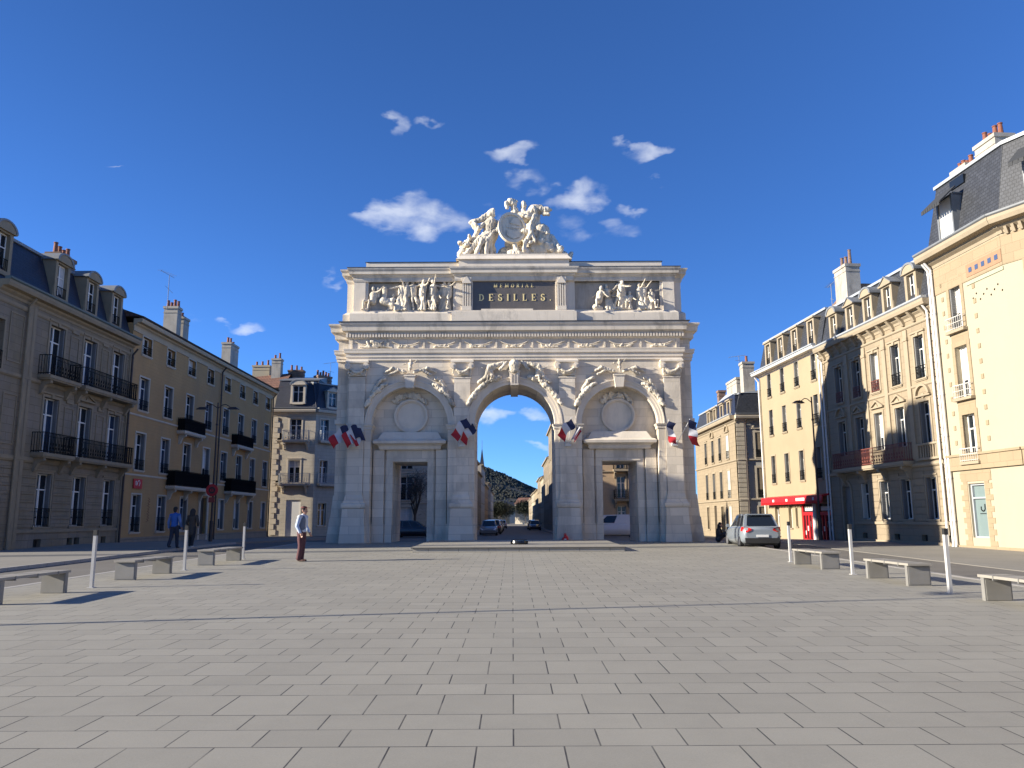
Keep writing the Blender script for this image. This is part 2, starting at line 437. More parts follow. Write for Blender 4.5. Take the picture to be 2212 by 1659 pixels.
def paving_mat():
    m = bpy.data.materials.new('plaza_paving'); m.use_nodes = True
    t = NT(m.node_tree); b = t.n['Principled BSDF']; b.inputs['Roughness'].default_value = .72
    tc = t.new('ShaderNodeTexCoord'); ob = tc.outputs['Object']
    sp = t.new('ShaderNodeSeparateXYZ'); t.link(ob, sp.inputs[0])
    # rows of unequal depth: warp y before the brick grid
    wy = t.math('ADD', sp.outputs[1], t.math('MULTIPLY', t.math('SINE', t.math('MULTIPLY', sp.outputs[1], 2 * PI / 1.56)), .085))
    cb = t.new('ShaderNodeCombineXYZ'); t.link(sp.outputs[0], cb.inputs[0]); t.link(wy, cb.inputs[1])
    def brick(mort, c1, c2, mc):
        br = t.new('ShaderNodeTexBrick', i_Scale=1.0); br.offset = .42; br.offset_frequency = 2; br.squash = 1.0
        br.inputs['Brick Width'].default_value = .60; br.inputs['Row Height'].default_value = .52
        br.inputs['Mortar Size'].default_value = mort; br.inputs['Mortar Smooth'].default_value = .15
        br.inputs['Color1'].default_value = c1; br.inputs['Color2'].default_value = c2; br.inputs['Mortar'].default_value = mc
        t.link(cb.outputs[0], br.inputs['Vector']); return br
    br = brick(.0062, (0, 0, 0, 1), (1, 1, 1, 1), (.5, .5, .5, 1))
    n1 = t.new('ShaderNodeTexNoise', i_Scale=.22, i_Detail=5.0, i_Roughness=.6); t.link(ob, n1.inputs['Vector'])
    n2 = t.new('ShaderNodeTexNoise', i_Scale=2.4, i_Detail=6.0, i_Roughness=.65); t.link(ob, n2.inputs['Vector'])
    n3 = t.new('ShaderNodeTexNoise', i_Scale=330.0, i_Detail=2.0); t.link(ob, n3.inputs['Vector'])
    n5 = t.new('ShaderNodeTexNoise', i_Scale=85.0, i_Detail=3.0); t.link(ob, n5.inputs['Vector'])
    k = t.math('MULTIPLY_ADD', t.math('SUBTRACT', br.outputs['Color'], .5), .12, 1.0)
    k = t.math('MULTIPLY_ADD', t.math('SUBTRACT', n1.outputs[0], .5), .30, k)
    k = t.math('MULTIPLY_ADD', t.math('SUBTRACT', n2.outputs[0], .5), .18, k)
    k = t.math('MULTIPLY_ADD', t.math('SUBTRACT', n3.outputs[0], .5), .45, k)
    k = t.math('MULTIPLY_ADD', t.math('SUBTRACT', n5.outputs[0], .5), .28, k)
    kk = t.new('ShaderNodeCombineXYZ')
    for i in range(3): t.link(k, kk.inputs[i])
    col = t.mix(1.0, (.262, .246, .204), kk.outputs[0], 'MULTIPLY')
    # damp / worn patches and gum spots
    n4 = t.new('ShaderNodeTexNoise', i_Scale=.9, i_Detail=9.0, i_Roughness=.75, i_Distortion=1.0); t.link(ob, n4.inputs['Vector'])
    f = t.math('MULTIPLY', t.math('SUBTRACT', n4.outputs[0], .57), 3.0, clamp=True)
    col = t.mix(t.math('MULTIPLY', f, .35), col, (.165, .15, .13))
    vo = t.new('ShaderNodeTexVoronoi', i_Scale=1.3); t.link(ob, vo.inputs['Vector'])
    g = t.math('LESS_THAN', vo.outputs['Distance'], .028)
    col = t.mix(t.math('MULTIPLY', g, .35), col, (.12, .11, .10))
    # joints: some open and dark, some tight
    jn = t.new('ShaderNodeTexNoise', i_Scale=1.7, i_Detail=2.0); t.link(ob, jn.inputs['Vector'])
    jf = t.math('MULTIPLY', br.outputs['Fac'], t.math('MULTIPLY_ADD', jn.outputs[0], 2.2, -.2, clamp=True))
    col = t.mix(jf, col, (.035, .032, .03))
    t.link(col, b.inputs['Base Color'])
    h = t.math('ADD', t.math('MULTIPLY', jf, -1.0), t.math('MULTIPLY', n3.outputs[0], .10))
    bp = t.new('ShaderNodeBump', i_Distance=.008, i_Strength=.7); t.link(h, bp.inputs['Height']); t.link(bp.outputs[0], b.inputs['Normal'])
    return m
m_asph = mat('asphalt', (.115, .105, .092), .85, .12, 1.2, col2=(.135, .125, .11), speck=.12, bump=.3, bscale=90)
m_asph2 = mat('pavement_asphalt', (.19, .178, .155), .85, .1, .8, col2=(.215, .20, .175), speck=.1)
m_kerb = mat('kerb_granite', (.34, .32, .29), .7, .1, 6, speck=.08, joint=(1.0, 1.0, .01, .5, 0), axes='floor')
def yr(a, b, s=2.0):
    n = max(1, int(math.ceil((b - a) / s))); return [a + (b - a) * i / n for i in range(n + 1)]
ys = yr(-30, 42, 3) + yr(45, 66, 3) + yr(70, 300, 10) + [600, 1500, 3000]
sheet('ground', [-1500, -60, 60, 1500], ys, -.16, mat('far_ground', (.10, .10, .08), .9, .2, .02))
sheet('road', [-24, -5, 5, 24], yr(-30, 42, 3) + yr(45, 66, 3) + yr(70, 420, 10), -.10, m_asph)
sheet('plaza', [-10.8, 0, 10.5], yr(-8, 42, 3) + [43.6], 0, paving_mat(), .15)
sheet('pavement', [-45, -15.0], yr(-30, 42, 3) + yr(45, 66, 3) + [72.4], 0, m_asph2, .15)
sheet('pavement', [13.8, 45], yr(-30, 42, 3) + yr(45, 58, 3) , -.085, m_asph2, .10)
for x0, x1 in ((-11.0, -10.8), (10.5, 10.68), (-15.0, -14.86)):
    sheet('kerb', [x0, x1], yr(-8, 42, 3) + [43.6], .004, m_kerb, .12)
sheet('pavement', [-5.0, -2.9], [78] + yr(80, 300, 10), 0, m_asph2, .15)
sheet('pavement', [4.4, 6.8], [78] + yr(80, 300, 10), 0, m_asph2, .15)
sheet('pavement', [-22.5, -5.0], [74.2, 80.5], 0.002, m_asph2, .15)
# ------------------------------------------------------------ the triumphal arch
AX, AY, AZ = .13, 41.0, .40
arch = thing('triumphal_arch', (AX, AY, AZ), 0, 'large pale limestone triumphal arch with three bays closing the square', 'monument')
DEP = 4.1
XS, XC = 5.44, 0.0          # side bay centre, centre
SPR = 6.02
def arched_front(mb, x0, x1, cx, r, spring, z1, y0, y1, n=28, z0=0.0):
    """front skin with an arched hole + soffit and jambs back to y1"""
    pts = [(cx - r, z0), (cx - r, spring)] + [(cx - r * math.cos(PI * i / n), spring + r * math.sin(PI * i / n)) for i in range(1, n)] + [(cx + r, spring), (cx + r, z0)]
    mb.add([(x0, y0, z0), (cx - r, y0, z0), (cx - r, y0, z1), (x0, y0, z1)], [(0, 1, 2, 3)])
    mb.add([(cx + r, y0, z0), (x1, y0, z0), (x1, y0, z1), (cx + r, y0, z1)], [(0, 1, 2, 3)])
    for a, b in zip(pts[1:-1], pts[2:-1]):
        mb.add([(a[0], y0, a[1]), (b[0], y0, b[1]), (b[0], y0, z1), (a[0], y0, z1)], [(0, 1, 2, 3)])
    for a, b in zip(pts, pts[1:]):
        mb.add([(a[0], y0, a[1]), (b[0], y0, b[1]), (b[0], y1, b[1]), (a[0], y1, a[1])], [(0, 1, 2, 3)])
RC, RS = 2.08, 1.98
b = MB()
TOP = 10.9
arched_front(b, -3.1, 3.1, 0, RC, SPR, TOP, 0, 3.5)
for sx in (-1, 1):
    arched_front(b, min(sx * 3.1, sx * 8.72), max(sx * 3.1, sx * 8.72), sx * XS, RS, SPR, TOP, 0, .62)
b.box(-8.72, -3.1 - .0, 3.5, 3.51, 4.2, TOP); b.box(3.1, 8.72, 3.5, 3.51, 4.2, TOP)
for sx in (-1, 1):
    # solid mass left and right of the door passage (behind the niche wall)
    for xa, xb in ((3.1, XS - .92), (XS + .92, 8.72)):
        b.box(sx * xa, sx * xb, .625, 3.49, 0, TOP - .01)
    b.box(sx * (XS - .92), sx * (XS + .92), .627, 3.487, 4.15, TOP - .02)
    b.box(sx * (RC + .012), sx * 3.1, .8, 3.485, 0, 9.6)
b.box(-3.1, 3.1, .3, 3.48, SPR + RC + .03, TOP - .03)
b.build('wall', M['arch'], arch)
# recessed outer wings
for sx in (-1, 1):
    q = MB(); q.box(sx * 8.725, sx * 9.32, .38, 3.3, 0, TOP)
    q.frus((min(sx * 8.73, sx * 9.66), max(sx * 8.73, sx * 9.66), .28, 3.4, 0), (min(sx * 8.73, sx * 9.5), max(sx * 8.73, sx * 9.5), .30, 3.38, 1.25))
    q.frus((min(sx * 8.735, sx * 9.47), max(sx * 8.735, sx * 9.47), .31, 3.35, 1.25), (min(sx * 8.735, sx * 9.36), max(sx * 8.735, sx * 9.36), .34, 3.32, 2.4))
    q.box(sx * 8.74, sx * 9.4, .30, 3.3, 6.1, 6.32)
    q.build('wing', M['arch'], arch)
# main entablature
q = MB()
def ent(x0, x1, y0, y1, dz=0):
    q.loop(x0, x1, y0, y1, [(.0, 9.40), (.06, 9.40), (.06, 9.56), (.10, 9.56), (.10, 9.74), (.17, 9.78), (.18, 9.90), (.20, 9.96), (.20, 10.0), (.03, 10.03)])
ent(-8.74, 8.74, -.01, 3.55); ent(-9.33, -8.0, .37, 3.35); ent(8.0, 9.33, .37, 3.35)
q.build('architrave', M['archp'], arch)
q = MB()
cp = [(.02, 10.55), (.11, 10.60), (.11, 10.86), (.14, 10.88), (.18, 10.93), (.29, 10.95), (.31, 11.12), (.33, 11.20), (.39, 11.28), (.41, 11.36), (.37, 11.38), (.1, 11.42), (.0, 11.43)]
q.loop(-8.74, 8.74, -.01, 3.55, cp); q.loop(-9.40, 9.40, .37, 3.35, [(a, z + .003) for a, z in cp])
q.build('cornice', M['archc'], arch)
q = MB()
q.loop(-8.78, 8.78, -.03, 3.6, [(.33, 11.385), (.425, 11.385), (.425, 11.42), (.1, 11.44)])
q.build('cornice_flashing', M['lead'], arch)
q = MB(); x = -8.82
while x < 8.85:
    q.box(x, x + .085, -.20, -.105, 10.62, 10.845); x += .152
q.build('dentil_course', M['archp'], arch)
# frieze garlands and small trophies
q = MB()
for i in range(9):
    cx = -7.6 + i * 1.9
    pts = [(cx + t * .75, -.05, 10.42 - .22 * (1 - t * t)) for t in [k / 8 - 1 for k in range(17)]]
    q.tube(pts, .028, 6)
    q.box(cx - .97, cx - .90, -.05, -.005, 10.06, 10.5); q.box(cx + .90 - .0, cx + .935, -.045, -.005, 10.06, 10.5)
q.build('frieze_garland', M['sculpt'], arch)
for i in range(9):
    cx = -7.6 + i * 1.9; caps = [((cx - .4, -.04, 10.1), (cx + .4, -.04, 10.1), .05, .05)]
    for k in range(6):
        a = rnd.uniform(-.4, .4); caps.append(((cx + a, -.04, 10.08 + rnd.uniform(0, .06)), (cx + a + rnd.uniform(-.2, .2), -.06, 10.1 + rnd.uniform(0, .16)), .055, .035))
    if i == 0: caps += [((-7.75, -.05, 10.4), (-7.6, -.08, 10.15), .07, .05), ((-7.5, -.05, 10.42), (-6.6, -.06, 10.1), .10, .04), ((-7.4, -.05, 10.2), (-6.4, -.08, 10.08), .07, .04)]
    blob('frieze_carving', caps, .03, M['sculpt'], arch, .012, 9)
# pilasters on tall pedestals
PX = (-8.2, -2.73, 2.73, 8.2)
for px in PX:
    q = MB()
    q.box(px - .42, px + .42, -.13, .02, 2.35, 8.42)
    q.box(px - .46, px + .46, -.16, .02, 8.42, 8.50)
    q.loop(px - .42, px + .42, -.13, 0, [(.10, 1.98), (.12, 2.05), (.06, 2.15), (.05, 2.28), (.0, 2.42)])
    q.build('pilaster', M['arch'], arch)
    q = MB()
    q.frus((px - .66, px + .66, -.42, .02, 0), (px - .60, px + .60, -.36, .02, .92))
    q.frus((px - .585, px + .585, -.335, .02, .92), (px - .55, px + .55, -.29, .02, 1.72))
    q.loop(px - .54, px + .54, -.27, 0, [(.0, 1.72), (.05, 1.76), (.08, 1.84), (.08, 1.95), (.02, 1.99), (-.03, 2.02)])
    q.build('pedestal', M['arch'], arch)
    # capital: ram-horn volutes, abacus and hanging garland
    q = MB()
    q.frus((px - .43, px + .43, -.14, .02, 8.55), (px - .50, px + .50, -.22, .02, 9.2))
    q.loop(px - .50, px + .50, -.22, 0, [(.02, 9.2), (.10, 9.24), (.10, 9.33), (.04, 9.4)])
    for sx in (-1, 1):
        q.cyl((px + sx * .47, -.34, 9.06), (px + sx * .47, .0, 9.06), .16, .16, 16)
        q.cyl((px + sx * .47, -.36, 9.06), (px + sx * .47, -.33, 9.06), .09, .08, 12)
        q.cyl((px + sx * .47, -.38, 9.06), (px + sx * .47, -.35, 9.06), .04, .04, 8)
    cap_o = q.build('capital', M['archp'], arch)
    caps = [((px - .42 + k * .105, -.26, 8.98 - .26 * math.sin(PI * k / 8)), (px - .42 + (k + 1) * .105, -.26, 8.98 - .26 * math.sin(PI * (k + 1) / 8)), .05 + .03 * math.sin(PI * k / 8), .05 + .03 * math.sin(PI * (k + 1) / 8)) for k in range(8)]
    caps += [((px - .44, -.25, 9.0), (px - .46, -.25, 8.66), .04, .03), ((px + .44, -.25, 9.0), (px + .46, -.25, 8.66), .04, .03)]
    caps += [((px + rnd.uniform(-.3, .3), -.2, 8.62), (px + rnd.uniform(-.4, .4), -.22, 8.74), .05, .04) for k in range(6)]
    blob('garland', caps, .025, M['sculpt'], cap_o, .012, 12)
# archivolts, imposts, keystones
for cx, r, ro in ((0, RC, 2.47), (-XS, RS, 2.32), (XS, RS, 2.32)):
    q = MB()
    q.ring(cx, SPR, r, r + (ro - r) * .45, -.06, .02, 0, PI, 40)
    q.ring(cx, SPR, r + (ro - r) * .45, r + (ro - r) * .82, -.10, .02, 0, PI, 40)
    q.ring(cx, SPR, r + (ro - r) * .82, ro, -.15, .02, 0, PI, 40)
    q.build('archivolt', M['archp'], arch)
    for sx in (-1, 1):
        q = MB()
        xa, xb = cx + sx * (r - .03), cx + sx * ro
        x0, x1 = min(xa, xb), max(xa, xb)
        q.box(x0 + (.03 if sx > 0 else 0), x1 - (.03 if sx < 0 else 0), -.07, .02, 0, SPR - .28)
        q.loop(x0, x1, -.08, .6, [(.0, SPR - .28), (.03, SPR - .24), (.03, SPR - .14), (.08, SPR - .08), (.10, SPR - .01), (.05, SPR)])
        q.frus((x0 - .03, x1 + .03, -.13, .3, 0), (x0 - .02, x1 + .02, -.12, .3, .95))
        q.build('impost', M['arch'], arch)
    q = MB()
    dz = .62 if cx == 0 else .5
    q.prism([(cx - .20, SPR + r - .10), (cx + .20, SPR + r - .10), (cx + .28, SPR + r + dz), (cx - .28, SPR + r + dz)], -.34, .25)
    q.box(cx - .31, cx + .31, -.38, .1, SPR + r + dz, SPR + r + dz + .07)
    if cx == 0:
        for xx in (-.17, -.02, .13): q.box(xx, xx + .045, -.39, -.335, SPR + r + .0, SPR + r + .5)
        q.box(-.21, .21, -.385, -.337, SPR + r - .08, SPR + r - .01)
        q.box(-.2, .2, .25, 3.5, SPR + r - .12, SPR + r + .05)
    q.build('keystone', M['archp'], arch)
# niches: blank wall with door passage, medallion and hood
for sx in (-1, 1):
    cx = sx * XS
    q = MB(); yb = .62
    q.add([(cx - RS, yb, 0), (cx - .9, yb, 0), (cx - .9, yb, SPR + .1), (cx - RS, yb, SPR + .1)], [(0, 1, 2, 3)])
    q.add([(cx + .9, yb, 0), (cx + RS, yb, 0), (cx + RS, yb, SPR + .1), (cx + .9, yb, SPR + .1)], [(0, 1, 2, 3)])
    n = 24
    q.add([(cx - .9, yb, 4.12), (cx + .9, yb, 4.12), (cx + .9, yb, SPR + .1), (cx - .9, yb, SPR + .1)], [(0, 1, 2, 3)])
    q.add([(cx - RS * math.cos(PI * i / n), yb - .001, SPR + RS * math.sin(PI * i / n)) for i in range(n + 1)], [tuple(range(n + 1))])
    # passage walls
    q.box(cx - .93, cx - .9, yb, 3.6, 0, 4.12); q.box(cx + .9, cx + .93, yb, 3.6, 0, 4.12); q.box(cx - .93, cx + .93, yb, 3.6, 4.12, 4.14)
    q.build('niche_wall', M['arch'], arch)
    q = MB()
    # outer pilaster strips, inner frame, lintel
    for s2 in (-1, 1):
        q.box(cx + s2 * 1.34, cx + s2 * 1.90, .40, .63, 0, 4.75)
        q.box(cx + s2 * 1.30, cx + s2 * 1.93, .36, .63, 0, .95)
        q.box(cx + s2 * .9, cx + s2 * 1.22, .50, .63, 0, 4.12)
        q.box(cx + s2 * .9, cx + s2 * 1.28, .46, .63, 0, .93)
        q.box(cx + s2 * 1.22, cx + s2 * 1.28, .54, .63, .95, 4.7)
    q.box(cx - 1.22, cx + 1.22, .48, .63, 4.12, 4.75)
    q.box(cx - 1.06, cx + 1.06, .44, .63, 4.16, 4.26)
    q.build('door_frame', M['arch'], arch)
    q = MB()
    q.loop(cx - 1.55, cx + 1.55, .30, .62, [(.02, 4.75), (.06, 4.82), (.06, 4.92), (.14, 5.0), (.32, 5.05), (.34, 5.18), (.24, 5.26), (.1, 5.3)])
    q.frus((cx - 1.66, cx + 1.66, .12, .63, 5.28), (cx - 1.42, cx + 1.42, .32, .63, 5.66))
    q.build('door_hood', M['archp'], arch)
    q = MB()
    q.ring(cx, 6.52, .74, .90, .50, .64, 0, 2 * PI, 48); q.ring(cx, 6.52, .80, .87, .44, .52, 0, 2 * PI, 48)
    q.cyl((cx, .60, 6.52), (cx, .66, 6.52), .75, .75, 40)
    q.build('medallion', M['archp'], arch)
    caps = []
    for k in range(26):
        a = R(40 + 100 * k / 25); rr = .98 + rnd.uniform(-.03, .16)
        caps.append(((cx + rr * math.cos(a), .56, 6.5 + rr * math.sin(a)), (cx + (rr + .1) * math.cos(a + .1), .52, 6.55 + (rr + .12) * math.sin(a)), .06, .05))
    for k in range(8): caps.append(((cx + rnd.uniform(-.45, .45), .54, 7.45 + rnd.uniform(-.05, .2)), (cx + rnd.uniform(-.5, .5), .48, 7.5 + rnd.uniform(0, .2)), .07, .05))
    blob('wreath', caps, .028, M['sculpt'], arch, .015, 10)
# spandrel sculptures
def drape(cx, sgn, z0, r, n=9, y=-.12):
    c = []
    for k in range(n):
        a = R(72 - 44 * k / (n - 1)); rr = r + .10
        p = (cx + sgn * rr * math.cos(a), y, SPR + rr * math.sin(a))
        a2 = a - R(5)
        c.append((p, (cx + sgn * (rr + .06) * math.cos(a2), y - .05, SPR + (rr + .06) * math.sin(a2)), .12 + .04 * math.sin(k * 1.9), .09))
    return c
caps = [((0, -.30, 9.08), (0, -.30, 8.86), .30, .24), ((0, -.2, 9.3), (0, -.2, 9.32), .14, .1)]
for sg in (-1, 1):
    caps += drape(0, sg, 0, 2.47, 10, -.16)
    caps += figure((sg * 1.02, -.22, 8.15), 1.1, 0, sg * .35, ((.7, .3), (.4, .3)), ((sg * .5, .1), (sg * .35, .05)), seat=True)
    caps += [((sg * .55, -.2, 9.2), (sg * 1.3, -.25, 9.0), .10, .13), ((sg * 1.3, -.25, 9.0), (sg * 1.45, -.2, 8.6), .13, .1),
             ((sg * 1.5, -.2, 8.45), (sg * 1.85, -.18, 8.2), .12, .08), ((sg * .4, -.25, 9.22), (sg * .75, -.3, 8.85), .09, .07)]
blob('central_spandrel_relief', caps, .03, M['sculpt'], arch, .03, 7)
for sx in (-1, 1):
    cx = sx * XS; k = 1.0
    caps = figure((cx, -.25, 8.62), .95, 0, 0.05, ((-.3, .4), (.5, .2)), ((.1, .1), (-.1, .1)), seat=True)
    for sg in (-1, 1):
        caps += [((cx + sg * .25, -.2, 8.75), (cx + sg * .9, -.22, 8.95), .08, .06), ((cx + sg * .9, -.22, 8.95), (cx + sg * 1.35, -.12, 8.72), .09, .04),
                 ((cx + sg * .7, -.2, 8.8), (cx + sg * 1.1, -.18, 8.6), .07, .05)]
        caps += drape(cx, sg, 0, 2.32, 8, -.13)[2:]
        caps += [((cx + sg * 1.6, -.14, 8.25), (cx + sg * 1.95, -.12, 7.75), .10, .06), ((cx + sg * 1.35, -.14, 8.4), (cx + sg * 1.7, -.12, 8.3), .09, .04)]
    blob('spandrel_trophy', caps, .03, M['sculpt'], arch, .03, 8)
# attic
q = MB()
HA = 8.56
for x0, x1 in ((-HA, -7.95), (7.95, HA), (-3.12, -2.2), (2.2, 3.12)):
    q.box(x0, x1, .15, 3.4, 12.06, 13.8)
q.box(-7.95, 7.95, .40, 3.38, 12.1, 13.78); q.box(-8.97, -HA, .45, 3.3, 12.0, 13.78); q.box(HA, 8.97, .45, 3.3, 12.0, 13.78)
for sx in (-1, 1):
    q.box(sx * 3.12, sx * 3.25, .2, .45, 12.08, 13.8); q.box(sx * 7.8, sx * 7.95, .2, .45, 12.08, 13.8)
    q.box(sx * 3.25, sx * 7.8, .2, .45, 13.72, 13.8); q.box(sx * 3.25, sx * 7.8, .2, .45, 12.08, 12.16)
q.build('attic_wall', M['archp'], arch)
q = MB()
pl = [(.16, 11.43), (.16, 11.95), (.10, 12.02), (.02, 12.08), (.0, 12.1)]
q.loop(-HA, HA, .15, 3.4, pl); q.loop(-8.99, 8.99, .45, 3.3, [(a, z - .004) for a, z in pl])
q.box(-3.3, 3.3, -.18, .5, 11.432, 12.0); q.box(-3.2, 3.2, -.12, .5, 12.0, 12.07)
q.build('attic_plinth', M['archc'], arch)
q = MB()
cp2 = [(.02, 13.72), (.05, 13.82), (.05, 13.95), (.12, 14.0), (.14, 14.06), (.24, 14.10), (.25, 14.24), (.31, 14.34), (.33, 14.42), (.2, 14.45), (.0, 14.47)]
q.loop(-HA + .0, HA, .15, 3.4, cp2); q.loop(-8.99, 8.99, .45, 3.2, [(a, z + .004) for a, z in cp2])
q.loop(-3.12, 3.12, -.02, 3.0, [(a, z - .003) for a, z in cp2[:-1]] + [(.0, 14.475)])
q.build('attic_cornice', M['archc'], arch)
q = MB()
q.loop(-HA, HA, .15, 3.4, [(.25, 14.425), (.345, 14.425), (.345, 14.455), (.1, 14.475)])
q.build('attic_flashing', M['lead'], arch)
q = MB()
q.box(-7.95, -2.95, .2, .6, 14.47, 14.82); q.box(2.95, 7.95, .2, .6, 14.47, 14.82)
q.box(-7.95, 7.95, .6, 3.3, 14.4, 14.7)
q.build('blocking_course', M['archp'], arch)
for sx in (-1, 1):
    q = MB()
    for k, (xa, xb) in enumerate(((2.9, 5.2), (5.2, 6.6), (6.6, 8.0))):
        x0, x1 = sorted((sx * xa, sx * xb)); z = 15.16 - .06 * k
        q.add([(x0, .15, 14.84), (x1, .15, 14.84), (x1, 1.8, z), (x0, 1.8, z), (x0, 3.4, 14.8), (x1, 3.4, 14.8)], [(0, 1, 2, 3), (3, 2, 5, 4), (0, 3, 4), (1, 5, 2)])
    q.build('roof', M['aslate'], arch)
q = MB()
q.box(-2.95, 2.95, -.12, 3.0, 14.47, 14.86); q.frus((-3.1, 3.1, -.25, 3.1, 14.86), (-2.9, 2.9, -.05, 3.0, 15.1)); q.box(-2.86, 2.9, .0, 2.9, 15.1, 15.22)
q.build('group_base', M['archp'], arch)
# consoles beside the inscription
for sx in (-1, 1):
    q = MB(); cx = sx * 2.52
    q.box(cx - .25, cx + .25, -.12, .2, 12.08, 12.3); q.box(cx - .24, cx + .24, -.14, .2, 13.55, 13.9)
    q.prism([(cx - .25, 13.55), (cx + .25, 13.55), (cx, 13.95)], -.17, -.13)
    for k in range(4): q.box(cx - .22 + k * .123, cx - .15 + k * .123, -.10, .16, 12.3, 13.55)
    q.box(cx - .22, cx + .22, -.01, .16, 12.3, 13.55)
    q.build('console', M['archp'], arch)
q = MB(); q.box(-2.2, 2.2, .1, .2, 12.12, 13.83); ins = q.build('inscription_panel', M['marble'], arch)
q = MB()
q.box(-2.27, -2.2, -.0, .2, 12.1, 13.85); q.box(2.2, 2.27, -.0, .2, 12.1, 13.85); q.box(-2.27, 2.27, -.0, .2, 13.83, 13.9)
q.box(-1.75, 1.0, -.08, .2, 12.03, 12.16)
q.build('panel_frame', M['archp'], arch)
write('DESILLES.', -1.88, 1.98, 12.64, .37, .1, M['gold'], 'lettering', ins)
write('MEMORIAL', -1.08, 1.05, 13.38, .2, .1, M['gold'], 'lettering', ins)
# attic reliefs: crowded figures carved in the recessed panels
def relief(x0, x1, z0, spots, seed, name, extra=()):
    r_ = random.Random(seed); caps = []
    for i, (x, hgt, seat) in enumerate(spots):
        caps += figure((x, .30, z0), hgt, r_.uniform(-1.2, 1.2), r_.uniform(-.25, .25), ((r_.uniform(-1, 1.1), r_.uniform(-.3, .6)), (r_.uniform(-1, 1.1), r_.uniform(-.3, .6))),
                       ((r_.uniform(-.25, .25), r_.uniform(-.1, .2)), (r_.uniform(-.25, .25), r_.uniform(-.1, .2))), seat=seat, robe=r_.random() < .45, s=1.3)
    caps += list(extra)
    return blob(name, caps, .026, M['sculpt'], arch, .02, 9)
for x0, x1 in ((-7.8, -3.25), (3.25, 7.8)):
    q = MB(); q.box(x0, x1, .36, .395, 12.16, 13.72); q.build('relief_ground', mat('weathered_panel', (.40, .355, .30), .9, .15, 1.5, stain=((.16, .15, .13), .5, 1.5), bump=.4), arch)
z0 = 12.16
ex = [((-7.3, .35, 13.35), (-7.3, .35, 13.0), .12, .12), ((-6.95, .35, 13.4), (-6.95, .35, 12.8), .13, .13), ((-7.0, .3, 12.7), (-6.1, .3, 12.35), .22, .12), ((-6.3, .3, 12.3), (-6.0, .25, 12.2), .12, .1),
      ((-3.6, .3, 13.5), (-3.45, .3, 12.2), .08, .08), ((-4.4, .3, 12.9), (-3.9, .3, 13.2), .12, .1)]
relief(-7.9, -3.2, z0, [(-7.55, 1.6, True), (-6.6, 1.1, True), (-6.05, 1.62, False), (-5.72, 1.6, False), (-5.35, 1.66, False), (-5.0, 1.6, False), (-4.72, 1.5, False), (-4.4, 1.62, False), (-4.1, 1.5, True), (-3.85, 1.6, False), (-3.5, 1.6, False)], 3, 'attic_relief', ex)
ex = [((4.35, .3, 12.3), (4.6, .3, 12.25), .2, .15), ((5.2, .3, 12.22), (6.0, .3, 12.25), .1, .12), ((6.6, .3, 12.24), (7.2, .3, 12.22), .08, .08), ((4.6, .28, 12.95), (5.6, .28, 12.9), .03, .03)]
relief(3.2, 7.9, z0, [(4.45, 1.55, True), (5.15, 1.35, False), (5.5, 1.5, False), (5.95, 1.68, False), (6.05, 1.2, True), (6.7, 1.45, False), (6.98, 1.42, False), (7.42, 1.45, True)], 8, 'attic_relief', ex)
# crowning group
c = []
Y0 = 1.0; ZB = 15.22
def V(x, z, y=0): return (x * 1.12, Y0 + y, ZB + z * 1.19)
# seated draped woman, left
c += [(V(-1.08, 2.18, -.1), V(-1.05, 2.3, -.1), .20, .17), (V(-1.1, 2.0), V(-1.12, 1.9), .12, .2), (V(-1.12, 1.8), V(-1.2, 1.25), .30, .34),
      (V(-.85, 1.8), V(-.8, 1.3, -.2), .13, .11), (V(-1.4, 1.75), V(-1.7, 1.45, -.25), .12, .1), (V(-1.7, 1.45, -.25), V(-1.95, 1.75, -.2), .1, .08),
      (V(-1.15, 2.3), V(-1.35, 2.05), .14, .12)]
for i, (xe, ye) in enumerate(((-2.6, -.1), (-2.35, -.45), (-2.1, -.2), (-1.85, -.55), (-1.6, -.3), (-1.35, -.55), (-1.1, -.35), (-.95, -.1))):
    c.append((V(-1.25 + .05 * i, 1.3, -.1), V((xe - 1.2) / 2, .75, ye), .20, .16)); c.append((V((xe - 1.2) / 2, .75, ye), V(xe, .1, ye), .14, .10))
c += [(V(-1.75, 1.45), V(-1.98, .9), .14, .12), (V(-2.1, 1.8), V(-1.5, 1.95), .13, .12), (V(-2.0, 1.75), V(-1.85, 1.4), .12, .1), (V(-1.6, 2.0), V(-1.3, 2.2), .12, .1)]
r_ = random.Random(5)
for k in range(26):
    x = r_.uniform(-2.75, -1.9); z = r_.uniform(.1, 1.0) * (1 - abs(x + 2.2) * .4)
    c.append((V(x, z, r_.uniform(-.5, .3)), V(x + r_.uniform(-.2, .2), z + r_.uniform(0, .2), r_.uniform(-.5, .2)), r_.uniform(.06, .13), .07))
# rocky mass and second figure, right
c += [(V(.9, .5, .2), V(1.0, 1.75, .2), .62, .40), (V(1.4, .45, .1), V(1.35, 1.35, .1), .62, .48), (V(1.95, .35, .1), V(1.75, .95, .1), .52, .36), (V(-.4, .35, .3), V(.3, .35, .3), .4, .5),
      (V(2.35, .2, .1), V(2.2, .45), .33, .2), (V(2.7, .1), V(2.85, .28), .14, .1), (V(0, .9, .35), V(.2, 1.8, .35), .5, .4)]
for k in range(14):
    x = r_.uniform(.5, 2.3); z = r_.uniform(.1, 1.5) * (1 - (x - .5) * .35)
    c.append((V(x, z, r_.uniform(-.55, -.3)), V(x + r_.uniform(-.25, .25), z + r_.uniform(-.2, .2), r_.uniform(-.55, -.3)), r_.uniform(.12, .22), r_.uniform(.1, .18)))
